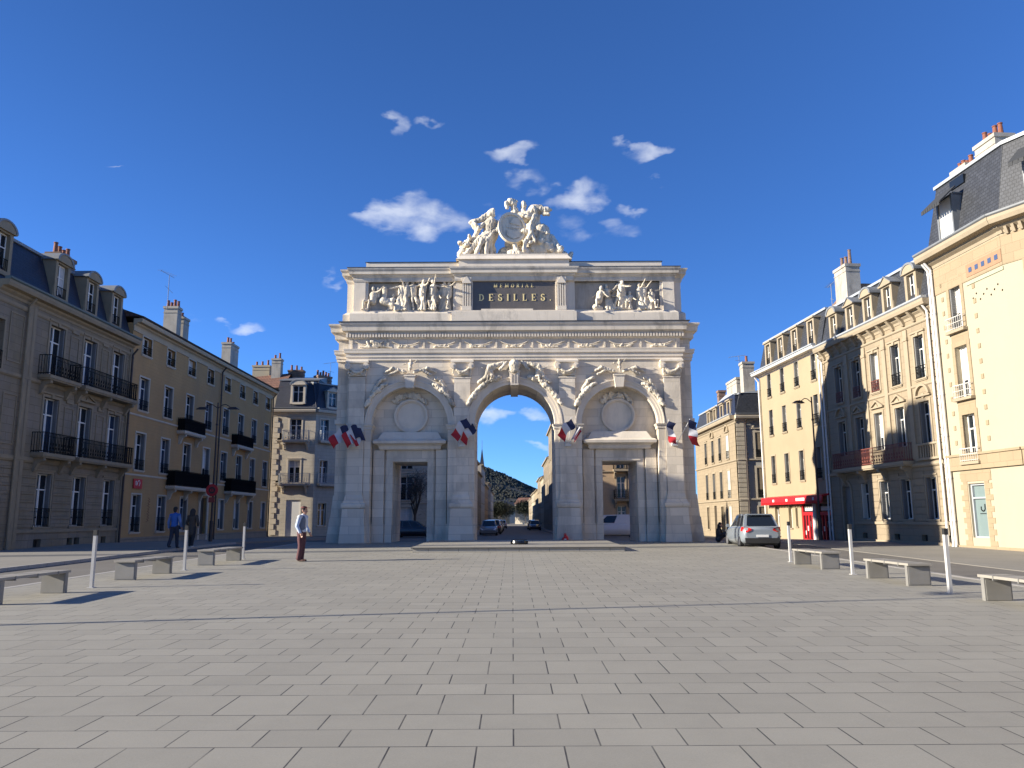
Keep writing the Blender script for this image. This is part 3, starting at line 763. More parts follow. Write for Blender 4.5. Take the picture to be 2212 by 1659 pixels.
# top: helmet with crest, head, wing
c += [(V(-.12, 2.78), V(-.02, 2.72), .21, .19), (V(-.36, 2.74, -.05), V(-.3, 2.5, -.05), .12, .09), (V(-.2, 2.93), V(.15, 2.85), .07, .08), (V(0, 2.6), V(.05, 2.15), .13, .16), (V(.12, 2.45), V(.3, 2.2), .1, .1),
      (V(.50, 2.60), V(.50, 2.72), .17, .14), (V(.48, 2.4), V(.5, 2.0), .12, .26), (V(.3, 2.15, -.2), V(.7, 1.95, -.3), .1, .1),
      (V(1.0, 2.35), V(1.25, 2.45), .34, .26), (V(1.35, 2.4, -.1), V(1.8, 2.35, -.2), .2, .11), (V(1.45, 2.2, -.1), V(1.7, 2.12, -.2), .1, .1), (V(.7, 2.1), V(1.1, 2.05), .3, .25)]
# small child with staff in front
c += [(V(1.0, 1.92, -.62), V(.86, 1.5, -.62), .09, .10), (V(.84, 1.4, -.62), V(.83, 1.05, -.62), .15, .13), (V(.9, 1.62, -.66), V(.92, 1.68, -.66), .12, .1), (V(.8, 1.0, -.62), V(.55, .62, -.68), .11, .09),
      (V(.9, 1.0, -.62), V(1.03, .65, -.7), .1, .08), (V(.98, .68, -.7), V(.75, .6, -.7), .07, .06), (V(.55, .6, -.7), V(.5, .3, -.7), .1, .1), (V(.8, 1.3, -.7), V(1.65, 1.1, -.62), .035, .03), (V(1.62, 1.1, -.62), V(1.7, 1.06, -.62), .08, .06),
      (V(.05, .6, -.55), V(.15, .15, -.6), .12, .12), (V(-.2, .2, -.5), V(.2, .12, -.6), .14, .16)]
c += [(V(-.95, .12, -.2), V(2.5, .08, -.1), .15, .15)]
blob('crowning_group', c, .032, M['sculpt'], arch, .05, 5, smooth=1)
# shield
T = Matrix.Translation((-.10, Y0 - .55, ZB + 1.62)) @ Matrix.Rotation(R(14), 4, 'Z') @ Matrix.Rotation(R(-10), 4, 'X')
q = MB(T)
n = 40
q.ring(0, 0, .60, .72, -.10, .10, 0, 2 * PI, n); q.cyl((0, -.03, 0), (0, .08, 0), .62, .62, n)
q.box(-.3, .5, -.06, -.02, -.02, .10); q.prism([(-.1, .2), (.45, .1), (.4, .5), (.05, .45)], -.08, -.02); q.prism([(-.32, -.15), (.5, -.1), (.35, -.45), (0, -.55), (-.3, -.4)], -.09, -.02)
for v_i in range(len(q.v)):
    p = T.inverted() @ Vector(q.v[v_i]); p.z *= 1.3; p.x *= 1.08; q.v[v_i] = tuple(T @ p)
q.build('shield', M['sculpt'], arch)

# flag clusters: each bunch of tricolours hangs in a bracket on a pilaster
def flag_mesh(L, H, seed, wav=.08):
    """hangs from the staff at x=0 towards +x; three vertical bands"""
    r_ = random.Random(seed); mb = MB(); nx, nz_ = 18, 8; ph = r_.uniform(0, 6)
    vs = []
    for side in (0, 1):
        for i in range(nx + 1):
            for j in range(nz_ + 1):
                u = i / nx; v = j / nz_
                x = L * u * (1 - .1 * v * u); z = -H * v - L * .38 * u * u - .05 * math.sin(u * 9 + ph)
                y = wav * math.sin(u * 8 + v * 2.5 + ph) * (.3 + u) + (.006 if side else 0)
                vs.append((x, y, z))
    K = (nx + 1) * (nz_ + 1); fs = []; ms = []
    for side in (0, 1):
        for i in range(nx):
            for j in range(nz_):
                a = side * K + i * (nz_ + 1) + j
                fs.append((a, a + 1, a + nz_ + 2, a + nz_ + 1)); ms.append(0 if i < nx / 3 else (1 if i < 2 * nx / 3 else 2))
    b0 = len(mb.v)
    mb.add(vs, fs); mb.m = ms
    me = bpy.data.meshes.new('flag_cloth'); me.from_pydata(mb.v, [], mb.f)
    for k in ('flagblue', 'flagwhite', 'flagred'): me.materials.append(M[k])
    for p, mi in zip(me.polygons, ms): p.material_index = mi; p.use_smooth = True
    return me
flab = {0: ('leftmost bunch of blue white red flags on the arch, wide on its outer left pilaster', ((-.30, -1, 1.0, 1.25, .62, 11), (.15, -1, 1.0, 1.0, .8, 12), (.38, -1, .9, .7, .8, 13))),
        1: ('bunch of tricolour flags trailing left on the pilaster left of the central opening', ((.20, -1, 1.35, 1.25, .55, 21), (.55, -1, 1.1, 1.05, .5, 22))),
        2: ('bunch of tricolour flags on the pilaster right of the central opening, red end swirling', ((.10, -1, 1.25, 1.15, .55, 31), (.50, 1, .9, .3, .8, 32))),
        3: ('rightmost bunch of tricolour flags on the arch, hanging nearly straight down', ((-.35, -1, 1.15, 1.25, .42, 41), (.55, -1, 1.25, 1.35, .5, 42)))}
for i, px in enumerate(PX):
    t = thing('flag_cluster', (AX + px, AY - .14, AZ + 4.95), 0, flab[i][0], 'flags', 'flag bunches bracketed on the arch pilasters')
    q = MB(); q.box(-.16, .16, -.12, 0, -.1, .1); q.cyl((-.1, -.1, 0), (-.1, -.25, .14), .04, .04, 8); q.cyl((.1, -.1, 0), (.1, -.25, .14), .04, .04, 8)
    q.build('bracket', M['pole'], t)
    for lean, dr, sl_, L, H, seed in flab[i][1]:
        p0 = Vector((lean * .25, -.2, .08)); p1 = p0 + Vector((lean * .9, -.55, 1)).normalized() * sl_ * 1.05
        q = MB(); q.cyl(p0, p1, .018, .014, 8); q.cyl(p1, p1 + Vector((0, 0, .06)), .03, .005, 8)
        st = q.build('staff', M['pole'], t)
        me = flag_mesh(L * .9, H * .88, seed)
        tilt = R({0: 22, 1: 30, 2: 28, 3: 68}[i]) * (1 if dr < 0 else -1)
        Mx = Matrix.Translation(p1) @ Matrix.Scale(dr, 4, (1, 0, 0)) @ Matrix.Rotation(abs(tilt), 4, 'Y') @ Matrix.Rotation(R(-12), 4, 'Z')
        fl = link('flag_cloth', me, st, None)
        me.transform(Mx)
# stone slab with the black flame bowl in front of the arch
t = thing('memorial_slab', (.3, 31.6, gz(31.6)), 0, 'low wide grey stone slab lying on the paving before the central arch', 'slab')
q = MB()
zs = lambda y: gz(31.6 + y) - gz(31.6)
def slabbox(x0, x1, y0, y1, t0, t1):
    q.add([(x0, y0, zs(y0) + t0), (x1, y0, zs(y0) + t0), (x1, y1, zs(y1) + t0), (x0, y1, zs(y1) + t0), (x0, y0, zs(y0) + t1), (x1, y0, zs(y0) + t1), (x1, y1, zs(y1) + t1), (x0, y1, zs(y1) + t1)],
          [(0, 3, 2, 1), (4, 5, 6, 7), (0, 1, 5, 4), (1, 2, 6, 5), (2, 3, 7, 6), (3, 0, 4, 7)])
slabbox(-4.2, 4.05, .05, 7.2, -.02, .14)
q.build('base', mat('slab_stone', (.34, .32, .28), .75, .1, 3, joint=(1.18, 9.0, .012, .5, 0), speck=.08), t)
q = MB(); slabbox(-4.26, 4.11, 0, 7.25, .14, .19); q.build('top', mat('slab_top', (.27, .25, .21), .7, .1, 3, joint=(1.2, 1.2, .008, .4), axes='floor', speck=.08), t)
q = MB(); q.box(-4.262, 4.112, -.004, .01, .142, .168); q.build('drip_joint', M['lead'], t)
t = thing('flame_bowl', (.28, 34.4, gz(34.4) + .19), 0, 'low black polished bronze bowl on the memorial slab', 'memorial flame')
q = MB(); q.cyl((0, 0, 0), (0, 0, .05), .36, .38, 32); q.cyl((0, 0, .05), (0, 0, .14), .38, .36, 32); q.csm = False
q.build('bowl', mat('black_bronze', (.02, .02, .022), .25, .1, 5, metal=.3), t)
q = MB(); q.ring(0, 0, .2, .345, .0, .02, 0, 2 * PI, 32)
o = q.build('burner_ring', M['iron'], t); o.rotation_euler = (PI / 2, 0, 0); o.location = (0, 0, .155)
# ------------------------------------------------------------ buildings
B = dict(
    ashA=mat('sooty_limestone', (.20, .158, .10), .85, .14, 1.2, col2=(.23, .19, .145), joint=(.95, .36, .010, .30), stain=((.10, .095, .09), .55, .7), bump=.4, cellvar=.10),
    trimA=mat('sooty_trim', (.25, .20, .13), .85, .14, 2, stain=((.12, .115, .11), .5, 1.0), bump=.3),
    ochre=mat('ochre_render', (.43, .258, .105), .9, .08, .8, col2=(.36, .215, .09), stain=((.20, .165, .12), .35, .35), bump=.3, bscale=40, joint=(.62, .21, .006, .10)),
    trimB=mat('grey_trim', (.50, .43, .33), .8, .08, 2, stain=((.25, .23, .20), .3, 1)),
    plB=mat('plinth_stone', (.25, .21, .16), .85, .15, 1.6, joint=(1.1, .5, .012, .4)),
    frz=mat('frieze_plaster', (.44, .35, .23), .85, .1, 1.2, stain=((.25, .22, .18), .3, .6)),
    stoneC=mat('grey_limestone', (.44, .385, .30), .85, .1, 1.1, joint=(.9, .33, .010, .3), stain=((.2, .19, .18), .4, .8)),
    cream=mat('cream_render', (.295, .235, .15), .9, .06, .7, col2=(.325, .26, .165), bump=.25, bscale=35, stain=((.25, .20, .13), .35, .5)),
    stoneF=mat('warm_limestone', (.265, .21, .14), .85, .06, 1.2, joint=(.88, .34, .010, .26), stain=((.19, .155, .11), .5, .8), bump=.3, cellvar=.08),
    trimF=mat('warm_trim', (.30, .245, .17), .85, .06, 2, stain=((.20, .165, .12), .45, 1.2), bump=.3),
    white=mat('pale_render', (.35, .305, .22), .9, .03, .6, bump=.2, bscale=30, stain=((.33, .28, .20), .35, .5)),
    stoneG=mat('sandstone', (.28, .215, .135), .85, .05, 1.4, joint=(.8, .38, .008, .2), bump=.3, cellvar=.08),
    slate=mat('slate', (.034, .037, .045), .55, .2, 3, joint=(.24, .16, .014, .5), cellvar=.35, bump=.4),
    slateb=mat('blue_slate', (.014, .018, .036), .5, .2, 3, joint=(.24, .16, .014, .5), cellvar=.35, bump=.4),
    tile=mat('red_roof_tile', (.16, .075, .05), .85, .25, 3, joint=(.25, .3, .03, .5), cellvar=.4),
    dtile=mat('dark_roof_tile', (.09, .055, .045), .85, .25, 3, joint=(.25, .3, .03, .5), cellvar=.4),
    zinc=mat('zinc', (.33, .35, .37), .45, .1, 2, spec=.6), lead2=mat('dull_zinc', (.17, .18, .19), .5, .12, 2),
    brick=mat('chimney_brick', (.22, .14, .10), .9, .2, 4, joint=(.22, .075, .012, .4), cellvar=.3),
    chim=mat('chimney_render', (.36, .33, .28), .9, .15, 2, stain=((.1, .09, .08), .6, 1.2)),
    pot=mat('terracotta_pot', (.20, .07, .04), .8, .25, 8),
    wood=mat('white_joinery', (.66, .64, .60), .5, .05, 4), shut=mat('grey_shutter', (.17, .17, .17), .6, .08, 3, stretch=(1, 1, 14)),
    shutw=mat('pale_shutter', (.60, .57, .50), .6, .06, 3, stretch=(1, 1, 14)), blind=mat('roller_blind', (.60, .58, .54), .7, .03, 3, stretch=(1, 1, 30)),
    curt=mat('net_curtain', (.42, .42, .42), .8, .2, 6, stretch=(6, 6, .4)),
    door=mat('dark_door', (.035, .028, .024), .5, .1, 3), doorg=mat('grey_door', (.22, .20, .17), .6, .1, 3),
    rust=mat('rust_red_iron', (.16, .045, .03), .6, .25, 6), wiron=mat('pale_iron', (.55, .53, .48), .5, .05, 6),
    dark=mat('dark_opening', (.012, .012, .012), .9, .1, 3), pipe=mat('drainpipe_zinc', (.40, .41, .42), .45, .1, 3), pipeb=mat('dark_pipe', (.05, .035, .03), .6, .1, 3),
    copper=mat('verdigris_gutter', (.10, .13, .13), .6, .15, 3),
)
def panes():
    return (G_DARK, G_DARK, G_BLUE)
_wc = {}
def win_meshes(w, h, style, var):
    """casement window meshes, origin at the centre of the sill line on the wall face; y goes inwards"""
    key = (round(w, 2), round(h, 2), style, var)
    if key in _wc: return _wc[key]
    dep = .24; fr = MB(); f = .055; x0, x1 = -w / 2, w / 2
    fr.box(x0, x0 + f, dep - .03, dep + .04, 0, h); fr.box(x1 - f, x1, dep - .03, dep + .04, 0, h)
    fr.box(x0 + f, x1 - f, dep - .03, dep + .04, 0, f); fr.box(x0 + f, x1 - f, dep - .03, dep + .04, h - f, h)
    if w > .5: fr.box(-.04, .04, dep - .035, dep + .035, f, h - f)
    tz = h * .70 if h > 1.6 else h * .5
    for a, b in ((x0 + f, -.04), (.04, x1 - f)) if w > .5 else ((x0 + f, x1 - f),):
        fr.box(a, b, dep - .025, dep + .03, tz - .03, tz + .03)
        fr.box(a, a + .035, dep - .02, dep + .02, f, tz - .03); fr.box(b - .035, b, dep - .02, dep + .02, f, tz - .03)
    res = dict(window=fr.mesh('window', B['wood']))
    p = MB()
    pm = [G_DARK, G_BLUE, B['curt'], B['blind']]
    def pane(a, b, z0, z1, m): p.box(a, b, dep + .012, dep + .022, z0, z1, m)
    kind = var % 4
    if kind == 0: pane(x0 + f, x1 - f, f, h - f, 0)
    elif kind == 1: pane(x0 + f, 0, f, h - f, 0); pane(0.001, x1 - f, f, h - f, 1)
    elif kind == 2: pane(x0 + f, x1 - f, f, tz, 0); pane(x0 + f, x1 - f, tz, h - f, 2)
    else: pane(x0 + f, x1 - f, f, h * .35, 0); pane(x0 + f, x1 - f, h * .35, h - f, 3)
    res['pane'] = p.mesh('pane', pm)
    if style.startswith('s'):       # shutters folded into the reveals
        for k, sx in (('shutter', -1), ('shutter2', 1)):
            q = MB(); xa, xb = sorted((sx * (w / 2 - .012), sx * (w / 2 - .07)))
            q.box(xa, xb, .01, dep - .04, .03, h - .03)
            z = .1
            while z < h - .12: q.box(xa - (.012 if sx > 0 else 0), xb + (.012 if sx < 0 else 0), .02, dep - .05, z, z + .035); z += .085
            res[k] = q.mesh('shutter', B['shutw'] if 'w' in style else B['shut'])
    if 'r' in style or 'R' in style:
        q = MB(); H = .62 if 'r' in style else .85; H = min(H, h * .5)
        q.box(x0 - .02, x1 + .02, -.05, -.02, H - .03, H); q.box(x0 - .02, x1 + .02, -.045, -.025, .07, .09)
        if H > .4: q.box(x0, x1, -.042, -.028, H - .16, H - .145)
        n = max(4, int(w / .11))
        for i in range(n + 1):
            x = x0 + w * i / n; q.box(x - .009, x + .009, -.043, -.027, 0.0, H - .03)
        for i in range(n // 2):
            x = x0 + w * (2 * i + 1) / n; q.ring(x, H * .5, .028, .045, -.045, -.025, 0, 2 * PI, 10)
        q.box(x0 - .04, x0 - .0, -.05, .03, 0, .03); q.box(x1, x1 + .04, -.05, .03, 0, .03)
        res['railing'] = q.mesh('railing', B['rust'] if 'u' in style else (B['wiron'] if 'k' in style else M['iron']))
    _wc[key] = res
    return res

class Fac:
    """one face of a building. local x along the wall (rightwards seen from outside), y inwards, z up"""
    def __init__(s, parent, T=None): s.p = parent; s.T = T or Matrix(); s.ops = []
    def mb(s): return MB(s.T)
    def at(s, x, y, z): return s.T @ Matrix.Translation((x, y, z))
    def window(s, xc, z, w, h, style='', var=0, sur=None, sill=.07, sm=None, ped=None, name='window'):
        s.ops.append((xc - w / 2, xc + w / 2, z, z + h))
        ms = win_meshes(w, h, style, var)
        o = link(name, ms['window'], s.p, s.at(xc, 0, z))
        for k, me in ms.items():
            if k != 'window': link(me.name.split('.')[0], me, o)
        if sur or ped:
            q = MB(); t = sur or .1
            if sur:
                q.box(-w / 2 - t, -w / 2, -.035, .05, 0, h + t); q.box(w / 2, w / 2 + t, -.035, .05, 0, h + t); q.box(-w / 2, w / 2, -.035, .05, h, h + t)
            if ped == 'tri':
                q.box(-w / 2 - t - .1, w / 2 + t + .1, -.12, .02, h + t + .12, h + t + .19)
                for sx in (-1, 1): q.prism([(0, h + t + .55), (sx * (w / 2 + t + .12), h + t + .19), (sx * (w / 2 + t + .0), h + t + .19), (0, h + t + .46)], -.13, .02)
                q.prism([(-w / 2 - t, h + t + .19), (w / 2 + t, h + t + .19), (0, h + t + .46)], -.03, .02); q.prism([(-.09, h + t + .2), (.09, h + t + .2), (0, h + t + .38)], -.08, -.03)
            if ped == 'arc':
                q.box(-w / 2 - t - .1, w / 2 + t + .1, -.12, .02, h + t + .12, h + t + .19)
                q.ring(0, h + t + .14, w / 2 + t - .06, w / 2 + t + .06, -.13, .02, R(8), R(172), 16)
                q.cyl((0, .02, h + t + .16), (0, -.06, h + t + .16), .12, .12, 12)
            if ped == 'head':
                q.box(-w / 2 - t - .06, w / 2 + t + .06, -.10, .02, h + t + .02, h + t + .1)
                q.prism([(-.08, h - .02), (.08, h - .02), (.11, h + t + .02), (-.11, h + t + .02)], -.09, .02)
            if ped == 'cap': q.box(-w / 2 - t - .04, w / 2 + t + .04, -.09, .02, h + t, h + t + .07)
            q.build('surround', sm or B['trimF'], o)
        if sill:
            q = MB(); q.box(-w / 2 - .1, w / 2 + .1, -.09, .2, -sill, 0); q.box(-w / 2 - .06, w / 2 + .06, -.05, .0, -sill - .05, -sill)
            q.build('sill', sm or B['trimF'], o)
        return o
    def hole(s, x0, x1, z0, z1): s.ops.append((x0, x1, z0, z1))
    def wall(s, x0, x1, z0, z1, m, depth=9.0, rev=.25, back=True, name='wall', m2=None, extra=None):
        ops = [o for o in s.ops if o[0] < x1 and o[1] > x0 and o[2] < z1 and o[3] > z0]
        xs = sorted({x0, x1} | {v for o in ops for v in o[:2] if x0 < v < x1}); zs_ = sorted({z0, z1} | {v for o in ops for v in o[2:] if z0 < v < z1})
        q = s.mb()
        for a, b in zip(xs, xs[1:]):
            for c, d in zip(zs_, zs_[1:]):
                mx, mz = (a + b) / 2, (c + d) / 2
                if any(o[0] < mx < o[1] and o[2] < mz < o[3] for o in ops): continue
                q.add([(a, 0, c), (b, 0, c), (b, 0, d), (a, 0, d)], [(0, 1, 2, 3)])
        for o in ops:
            a, b, c, d = o
            q.add([(a, 0, c), (a, rev + .05, c), (a, rev + .05, d), (a, 0, d)], [(0, 1, 2, 3)]); q.add([(b, 0, c), (b, rev + .05, c), (b, rev + .05, d), (b, 0, d)], [(0, 1, 2, 3)])
            q.add([(a, 0, c), (b, 0, c), (b, rev + .05, c), (a, rev + .05, c)], [(0, 1, 2, 3)]); q.add([(a, 0, d), (b, 0, d), (b, rev + .05, d), (a, rev + .05, d)], [(0, 1, 2, 3)])
        if back:
            q.box(x0 + .001, x1 - .001, rev + .05, depth, z0, z1 - .001)
            for x in (x0, x1): q.add([(x, 0, z0), (x, rev + .06, z0), (x, rev + .06, z1), (x, 0, z1)], [(0, 1, 2, 3)])
        if extra: extra(q)
        return q.build(name, m, s.p)
    def band(s, x0, x1, z0, z1, out=.06, m=None, name='string_course'):
        q = s.mb(); q.front(x0, x1, .02, [(out * .5, z0), (out, z0 + (z1 - z0) * .35), (out, z1 - .01), (0, z1)]); return q.build(name, m or B['trimF'], s.p)
    def cornice(s, x0, x1, z0, z1, out=.45, m=None, name='cornice', gutter=None):
        h = z1 - z0; q = s.mb()
        q.front(x0, x1, .02, [(.03, z0), (.06, z0 + .2 * h), (out * .35, z0 + .35 * h), (out * .4, z0 + .5 * h), (out * .9, z0 + .55 * h), (out, z0 + .8 * h), (out, z1), (0, z1 + .01)])
        o = q.build(name, m or B['trimF'], s.p)
        if gutter:
            q = s.mb(); q.front(x0, x1, -out + .22, [(out - .02, z1 + .011), (out + .05, z1 + .06), (out + .06, z1 + .13), (out - .02, z1 + .14)]); q.build('gutter', gutter, s.p)
        return o
    def pipe(s, x, z0, z1, m=None, out=.14, r=.055):
        q = s.mb(); q.cyl((x, -out, z0), (x, -out, z1), r, r, 10); q.cyl((x, -out, z1), (x, -.4, z1 + .35), r, r, 8)
        z = z0 + 1
        while z < z1: q.cyl((x, -out, z), (x, -out, z + .06), r + .015, r + .015, 10); z += 1.9
        q.cyl((x, -out, z0), (x, -out - .05, z0 - .25), r, r, 8)
        return q.build('drainpipe', m or B['pipe'], s.p)
    def balcony(s, x0, x1, z, out=.7, m=None, slabm=None, H=.95, brackets=(), solid=False, sl=.16):
        q = s.mb(); q.box(x0, x1, -out, .02, z - sl, z); q.box(x0 + .05, x1 - .05, -out + .05, .02, z - sl - .07, z - sl)
        o = q.build('balcony', slabm or B['trimF'], s.p)
        q = s.mb(); t = .035
        for za in (H - .04, .06): q.box(x0 + .03, x1 - .03, -out + .03, -out + .03 + t, z + za, z + za + .035)
        q.box(x0 + .03, x1 - .03, -out + .035, -out + .055, z + H - .2, z + H - .18)
        for xa in (x0 + .03, x1 - .06):
            for za in (H - .04, .06): q.box(xa, xa + t, -out + .07, 0, z + za, z + za + .035)
        n = int((x1 - x0) / .12)
        for i in range(n + 1):
            x = x0 + .05 + (x1 - x0 - .1) * i / n; q.box(x - .01, x + .01, -out + .035, -out + .055, z, z + H - .03)
            if i < n and i % 2 == 0:
                xx = x + (x1 - x0 - .1) / n / 2
                q.ring(xx, z + H * .45, .03, .055, -out + .035, -out + .055, 0, 2 * PI, 10); q.box(xx - .035, xx + .035, -out + .036, -out + .054, z + H * .2, z + H * .3)
        m_ = int(out / .12)
        for xa in (x0 + .035, x1 - .055):
            for i in range(1, m_ + 1): q.box(xa, xa + .02, -out + i * .12, -out + i * .12 + .02, z, z + H - .03)
        if solid: q.box(x0 + .05, x1 - .05, -out + .06, -out + .066, z + .08, z + H - .06); [q.box(xa, xa + .006, -out + .07, -.01, z + .08, z + H - .06) for xa in (x0 + .07, x1 - .08)]
        q.build('railing', m or M['iron'], o)
        for x in brackets:
            q = s.mb()
            q.prism([(-out * .85, z - sl - .07), (.0, z - sl - .07), (.0, z - sl - .75), (-.12, z - sl - .7), (-out * .5, z - sl - .3), (-out * .85, z - sl - .2)], x - .09, x + .09, axis='x')
            q.cyl((x - .1, -out * .72, z - sl - .16), (x + .1, -out * .72, z - sl - .16), .09, .09, 10); q.cyl((x - .1, -.1, z - sl - .6), (x + .1, -.1, z - sl - .6), .08, .08, 10)
            q.build('bracket', slabm or B['trimF'], o)
        return o
    def mansard(s, x0, x1, z0, z1, y0, y1, m, depth=8, top=.6, mt=None, hip=(1, 1)):
        """steep slope from (y0,z0) up to (y1,z1), then a shallow top"""
        q = s.mb(); a, b = x0, x1; c0 = x0 + (y1 - y0) * .35 * hip[0]; c1 = x1 - (y1 - y0) * .35 * hip[1]
        q.add([(a, y0, z0), (b, y0, z0), (c1, y1, z1), (c0, y1, z1), (a, depth, z0), (b, depth, z0), (c1, depth, z1), (c0, depth, z1)],
              [(0, 1, 2, 3), (0, 3, 7, 4), (1, 5, 6, 2), (4, 7, 6, 5)])
        o = q.build('roof', m, s.p)
        q = s.mb()
        q.add([(c0 - .05, y1 - .08, z1), (c1 + .05, y1 - .08, z1), (c1, depth * .5, z1 + top), (c0, depth * .5, z1 + top), (c1, depth, z1), (c0, depth, z1)], [(0, 1, 2, 3), (3, 2, 4, 5), (0, 3, 5), (1, 4, 2)])
        q.box(c0 - .06, c1 + .06, y1 - .12, y1 + .02, z1 - .10, z1 + .03)
        q.build('roof_cap', mt or B['zinc'], o)
        return o
    def dormer(s, xc, z, w, h, y, ym, style='arc', m=None, roofm=None, var=0, rail=True, pm=None):
        """stone or joinery dormer standing at depth y, running back to ym"""
        q = s.mb(); t = .2; m = m or B['trimF']
        q.box(xc - w / 2 - t, xc - w / 2, y, ym, z - .15, z + h + .12); q.box(xc + w / 2, xc + w / 2 + t, y, ym, z - .15, z + h + .12)
        q.box(xc - w / 2, xc + w / 2, y, ym, z - .2, z); q.box(xc - w / 2, xc + w / 2, y, ym, z + h, z + h + .12)
        q.box(xc - w / 2, xc + w / 2, y + .35, ym, z, z + h)
        for sx in (-1, 1): q.frus((xc + sx * (w / 2 + t) - .06, xc + sx * (w / 2 + t) + .06, y + .02, y + .3, z - .15), (xc + sx * (w / 2 + t) - .02, xc + sx * (w / 2 + t) + .02, y + .05, y + .25, z + .5))
        o = q.build('dormer', m, s.p)
        q = s.mb(); ww = w / 2 + t + .08; zt = z + h + .12
        if style == 'arc':
            n = 12; pts = [(xc + ww * math.cos(PI * i / n), zt + .42 * math.sin(PI * i / n)) for i in range(n + 1)]
            q.prism(pts, y - .10, ym, axis='y')
            q.box(xc - ww, xc + ww, y - .12, y + .05, zt - .05, zt + .04)
            q2 = s.mb(); n = 12; q2.ring(xc, zt, ww - .1, ww + .03, y - .14, ym, R(0), R(180), 12)
            for i in range(len(q2.v)):
                p = s.T.inverted() @ Vector(q2.v[i]); p.z = zt + (p.z - zt) * (.44 / (ww)); q2.v[i] = tuple(s.T @ p)
            q2.build('dormer_roof', roofm or B['lead2'], o)
        elif style == 'tri':
            q.prism([(xc - ww, zt), (xc + ww, zt), (xc, zt + .40)], y - .06, ym); q.box(xc - ww, xc + ww, y - .12, y + .05, zt - .05, zt + .04)
            q2 = s.mb()
            for sx in (-1, 1): q2.prism([(xc, zt + .46), (xc + sx * (ww + .05), zt + .03), (xc + sx * (ww + .05), zt - .02), (xc, zt + .40)], y - .12, ym)
            q2.build('dormer_roof', roofm or B['lead2'], o)
        else:
            q.box(xc - ww - .02, xc + ww + .02, y - .1, ym, zt, zt + .1)
        q.build('pediment', pm or m, o)
        q = s.mb(); f = .05; d = y + .18
        q.box(xc - w / 2, xc - w / 2 + f, d, d + .05, z, z + h, 0); q.box(xc + w / 2 - f, xc + w / 2, d, d + .05, z, z + h, 0); q.box(xc - .035, xc + .035, d - .004, d + .05, z, z + h, 0)
        q.box(xc - w / 2 + f, xc + w / 2 - f, d, d + .05, z, z + f, 0); q.box(xc - w / 2 + f, xc + w / 2 - f, d, d + .05, z + h - f, z + h, 0); q.box(xc - w / 2 + f, xc + w / 2 - f, d, d + .045, z + h * .62, z + h * .62 + .045, 0)
        q.box(xc - w / 2 + f, xc - .035, d + .03, d + .04, z + f, z + h - f, 1); q.box(xc + .035, xc + w / 2 - f, d + .03, d + .04, z + f, z + h - f, 1 + (var % 3 == 1))
        q.build('window', [B['wood'], G_DARK, B['curt']], o)
        if rail:
            q = s.mb(); q.box(xc - w / 2, xc + w / 2, y + .02, y + .05, z + .5, z + .53)
            n = max(3, int(w / .12))
            for i in range(n + 1): q.box(xc - w / 2 + w * i / n - .008, xc - w / 2 + w * i / n + .008, y + .025, y + .045, z, z + .5)
            q.build('railing', M['iron'], o)
        return o
    def chimney(s, xc, yc, z0, z1, w=1.0, d=.6, pots=3, m=None, potm=None, ph=.45):
        q = s.mb(); q.box(xc - w / 2, xc + w / 2, yc - d / 2, yc + d / 2, z0, z1 - .18)
        q.box(xc - w / 2 - .06, xc + w / 2 + .06, yc - d / 2 - .06, yc + d / 2 + .06, z1 - .18, z1); q.box(xc - w / 2 - .03, xc + w / 2 + .03, yc - d / 2 - .03, yc + d / 2 + .03, z1 - .5, z1 - .44)
        o = q.build('chimney', m or B['chim'], s.p)
        for i in range(pots):
            f = (i + .5) / pots; al = w >= d
            x = xc + (f - .5) * (w if al else 0); y = yc + (f - .5) * (0 if al else d); hh = ph * (1 + .25 * math.sin(i * 2.3 + xc))
            q = s.mb(); q.cyl((x, y, z1), (x, y, z1 + hh), .12, .09, 10); q.cyl((x, y, z1 + hh), (x, y, z1 + hh + .04), .115, .115, 10)
            q.build('chimney_pot', potm or B['pot'], o)
        return o
    def antenna(s, x, y, z0, h, arm=.9, name='antenna'):
        q = s.mb(); q.cyl((x, y, z0), (x, y, z0 + h), .025, .02, 6)
        q.cyl((x - arm, y, z0 + h - .1), (x + arm * .7, y + .1, z0 + h + .1), .014, .014, 5)
        for i in range(6): t = -arm + i * arm * .3; q.cyl((x + t, y - .22, z0 + h - .1 + (t + arm) * .12), (x + t, y + .22, z0 + h - .1 + (t + arm) * .12), .009, .009, 4)
        q.cyl((x - arm * .4, y, z0 + h * .62), (x + arm * .5, y, z0 + h * .55), .012, .012, 5)
        return q.build(name, B['lead2'], s.p)
    def rustic(s, x0, x1, z0, z1, step, m, out=.045, gap=.03, name='rustication'):
        ops = [o for o in s.ops]; q = s.mb(); z = z0
        while z < z1 - .05:
            zt = min(z + step - gap, z1)
            cuts = sorted([(o[0] - .14, o[1] + .14) for o in ops if o[2] - .02 < zt and o[3] + .12 > z and o[0] < x1 and o[1] > x0])
            x = x0
            for a, b in cuts:
                if a > x + .05: q.box(x, a, -out, .02, z, zt)
                x = max(x, b)
            if x1 > x + .05: q.box(x, x1, -out, .02, z, zt)
            z += step
        return q.build(name, m, s.p)

def bframe(name, x, y, ang, label, cat='building', group=None, z=0):
    return thing(name, (x, y, z), ang, label, cat, group)

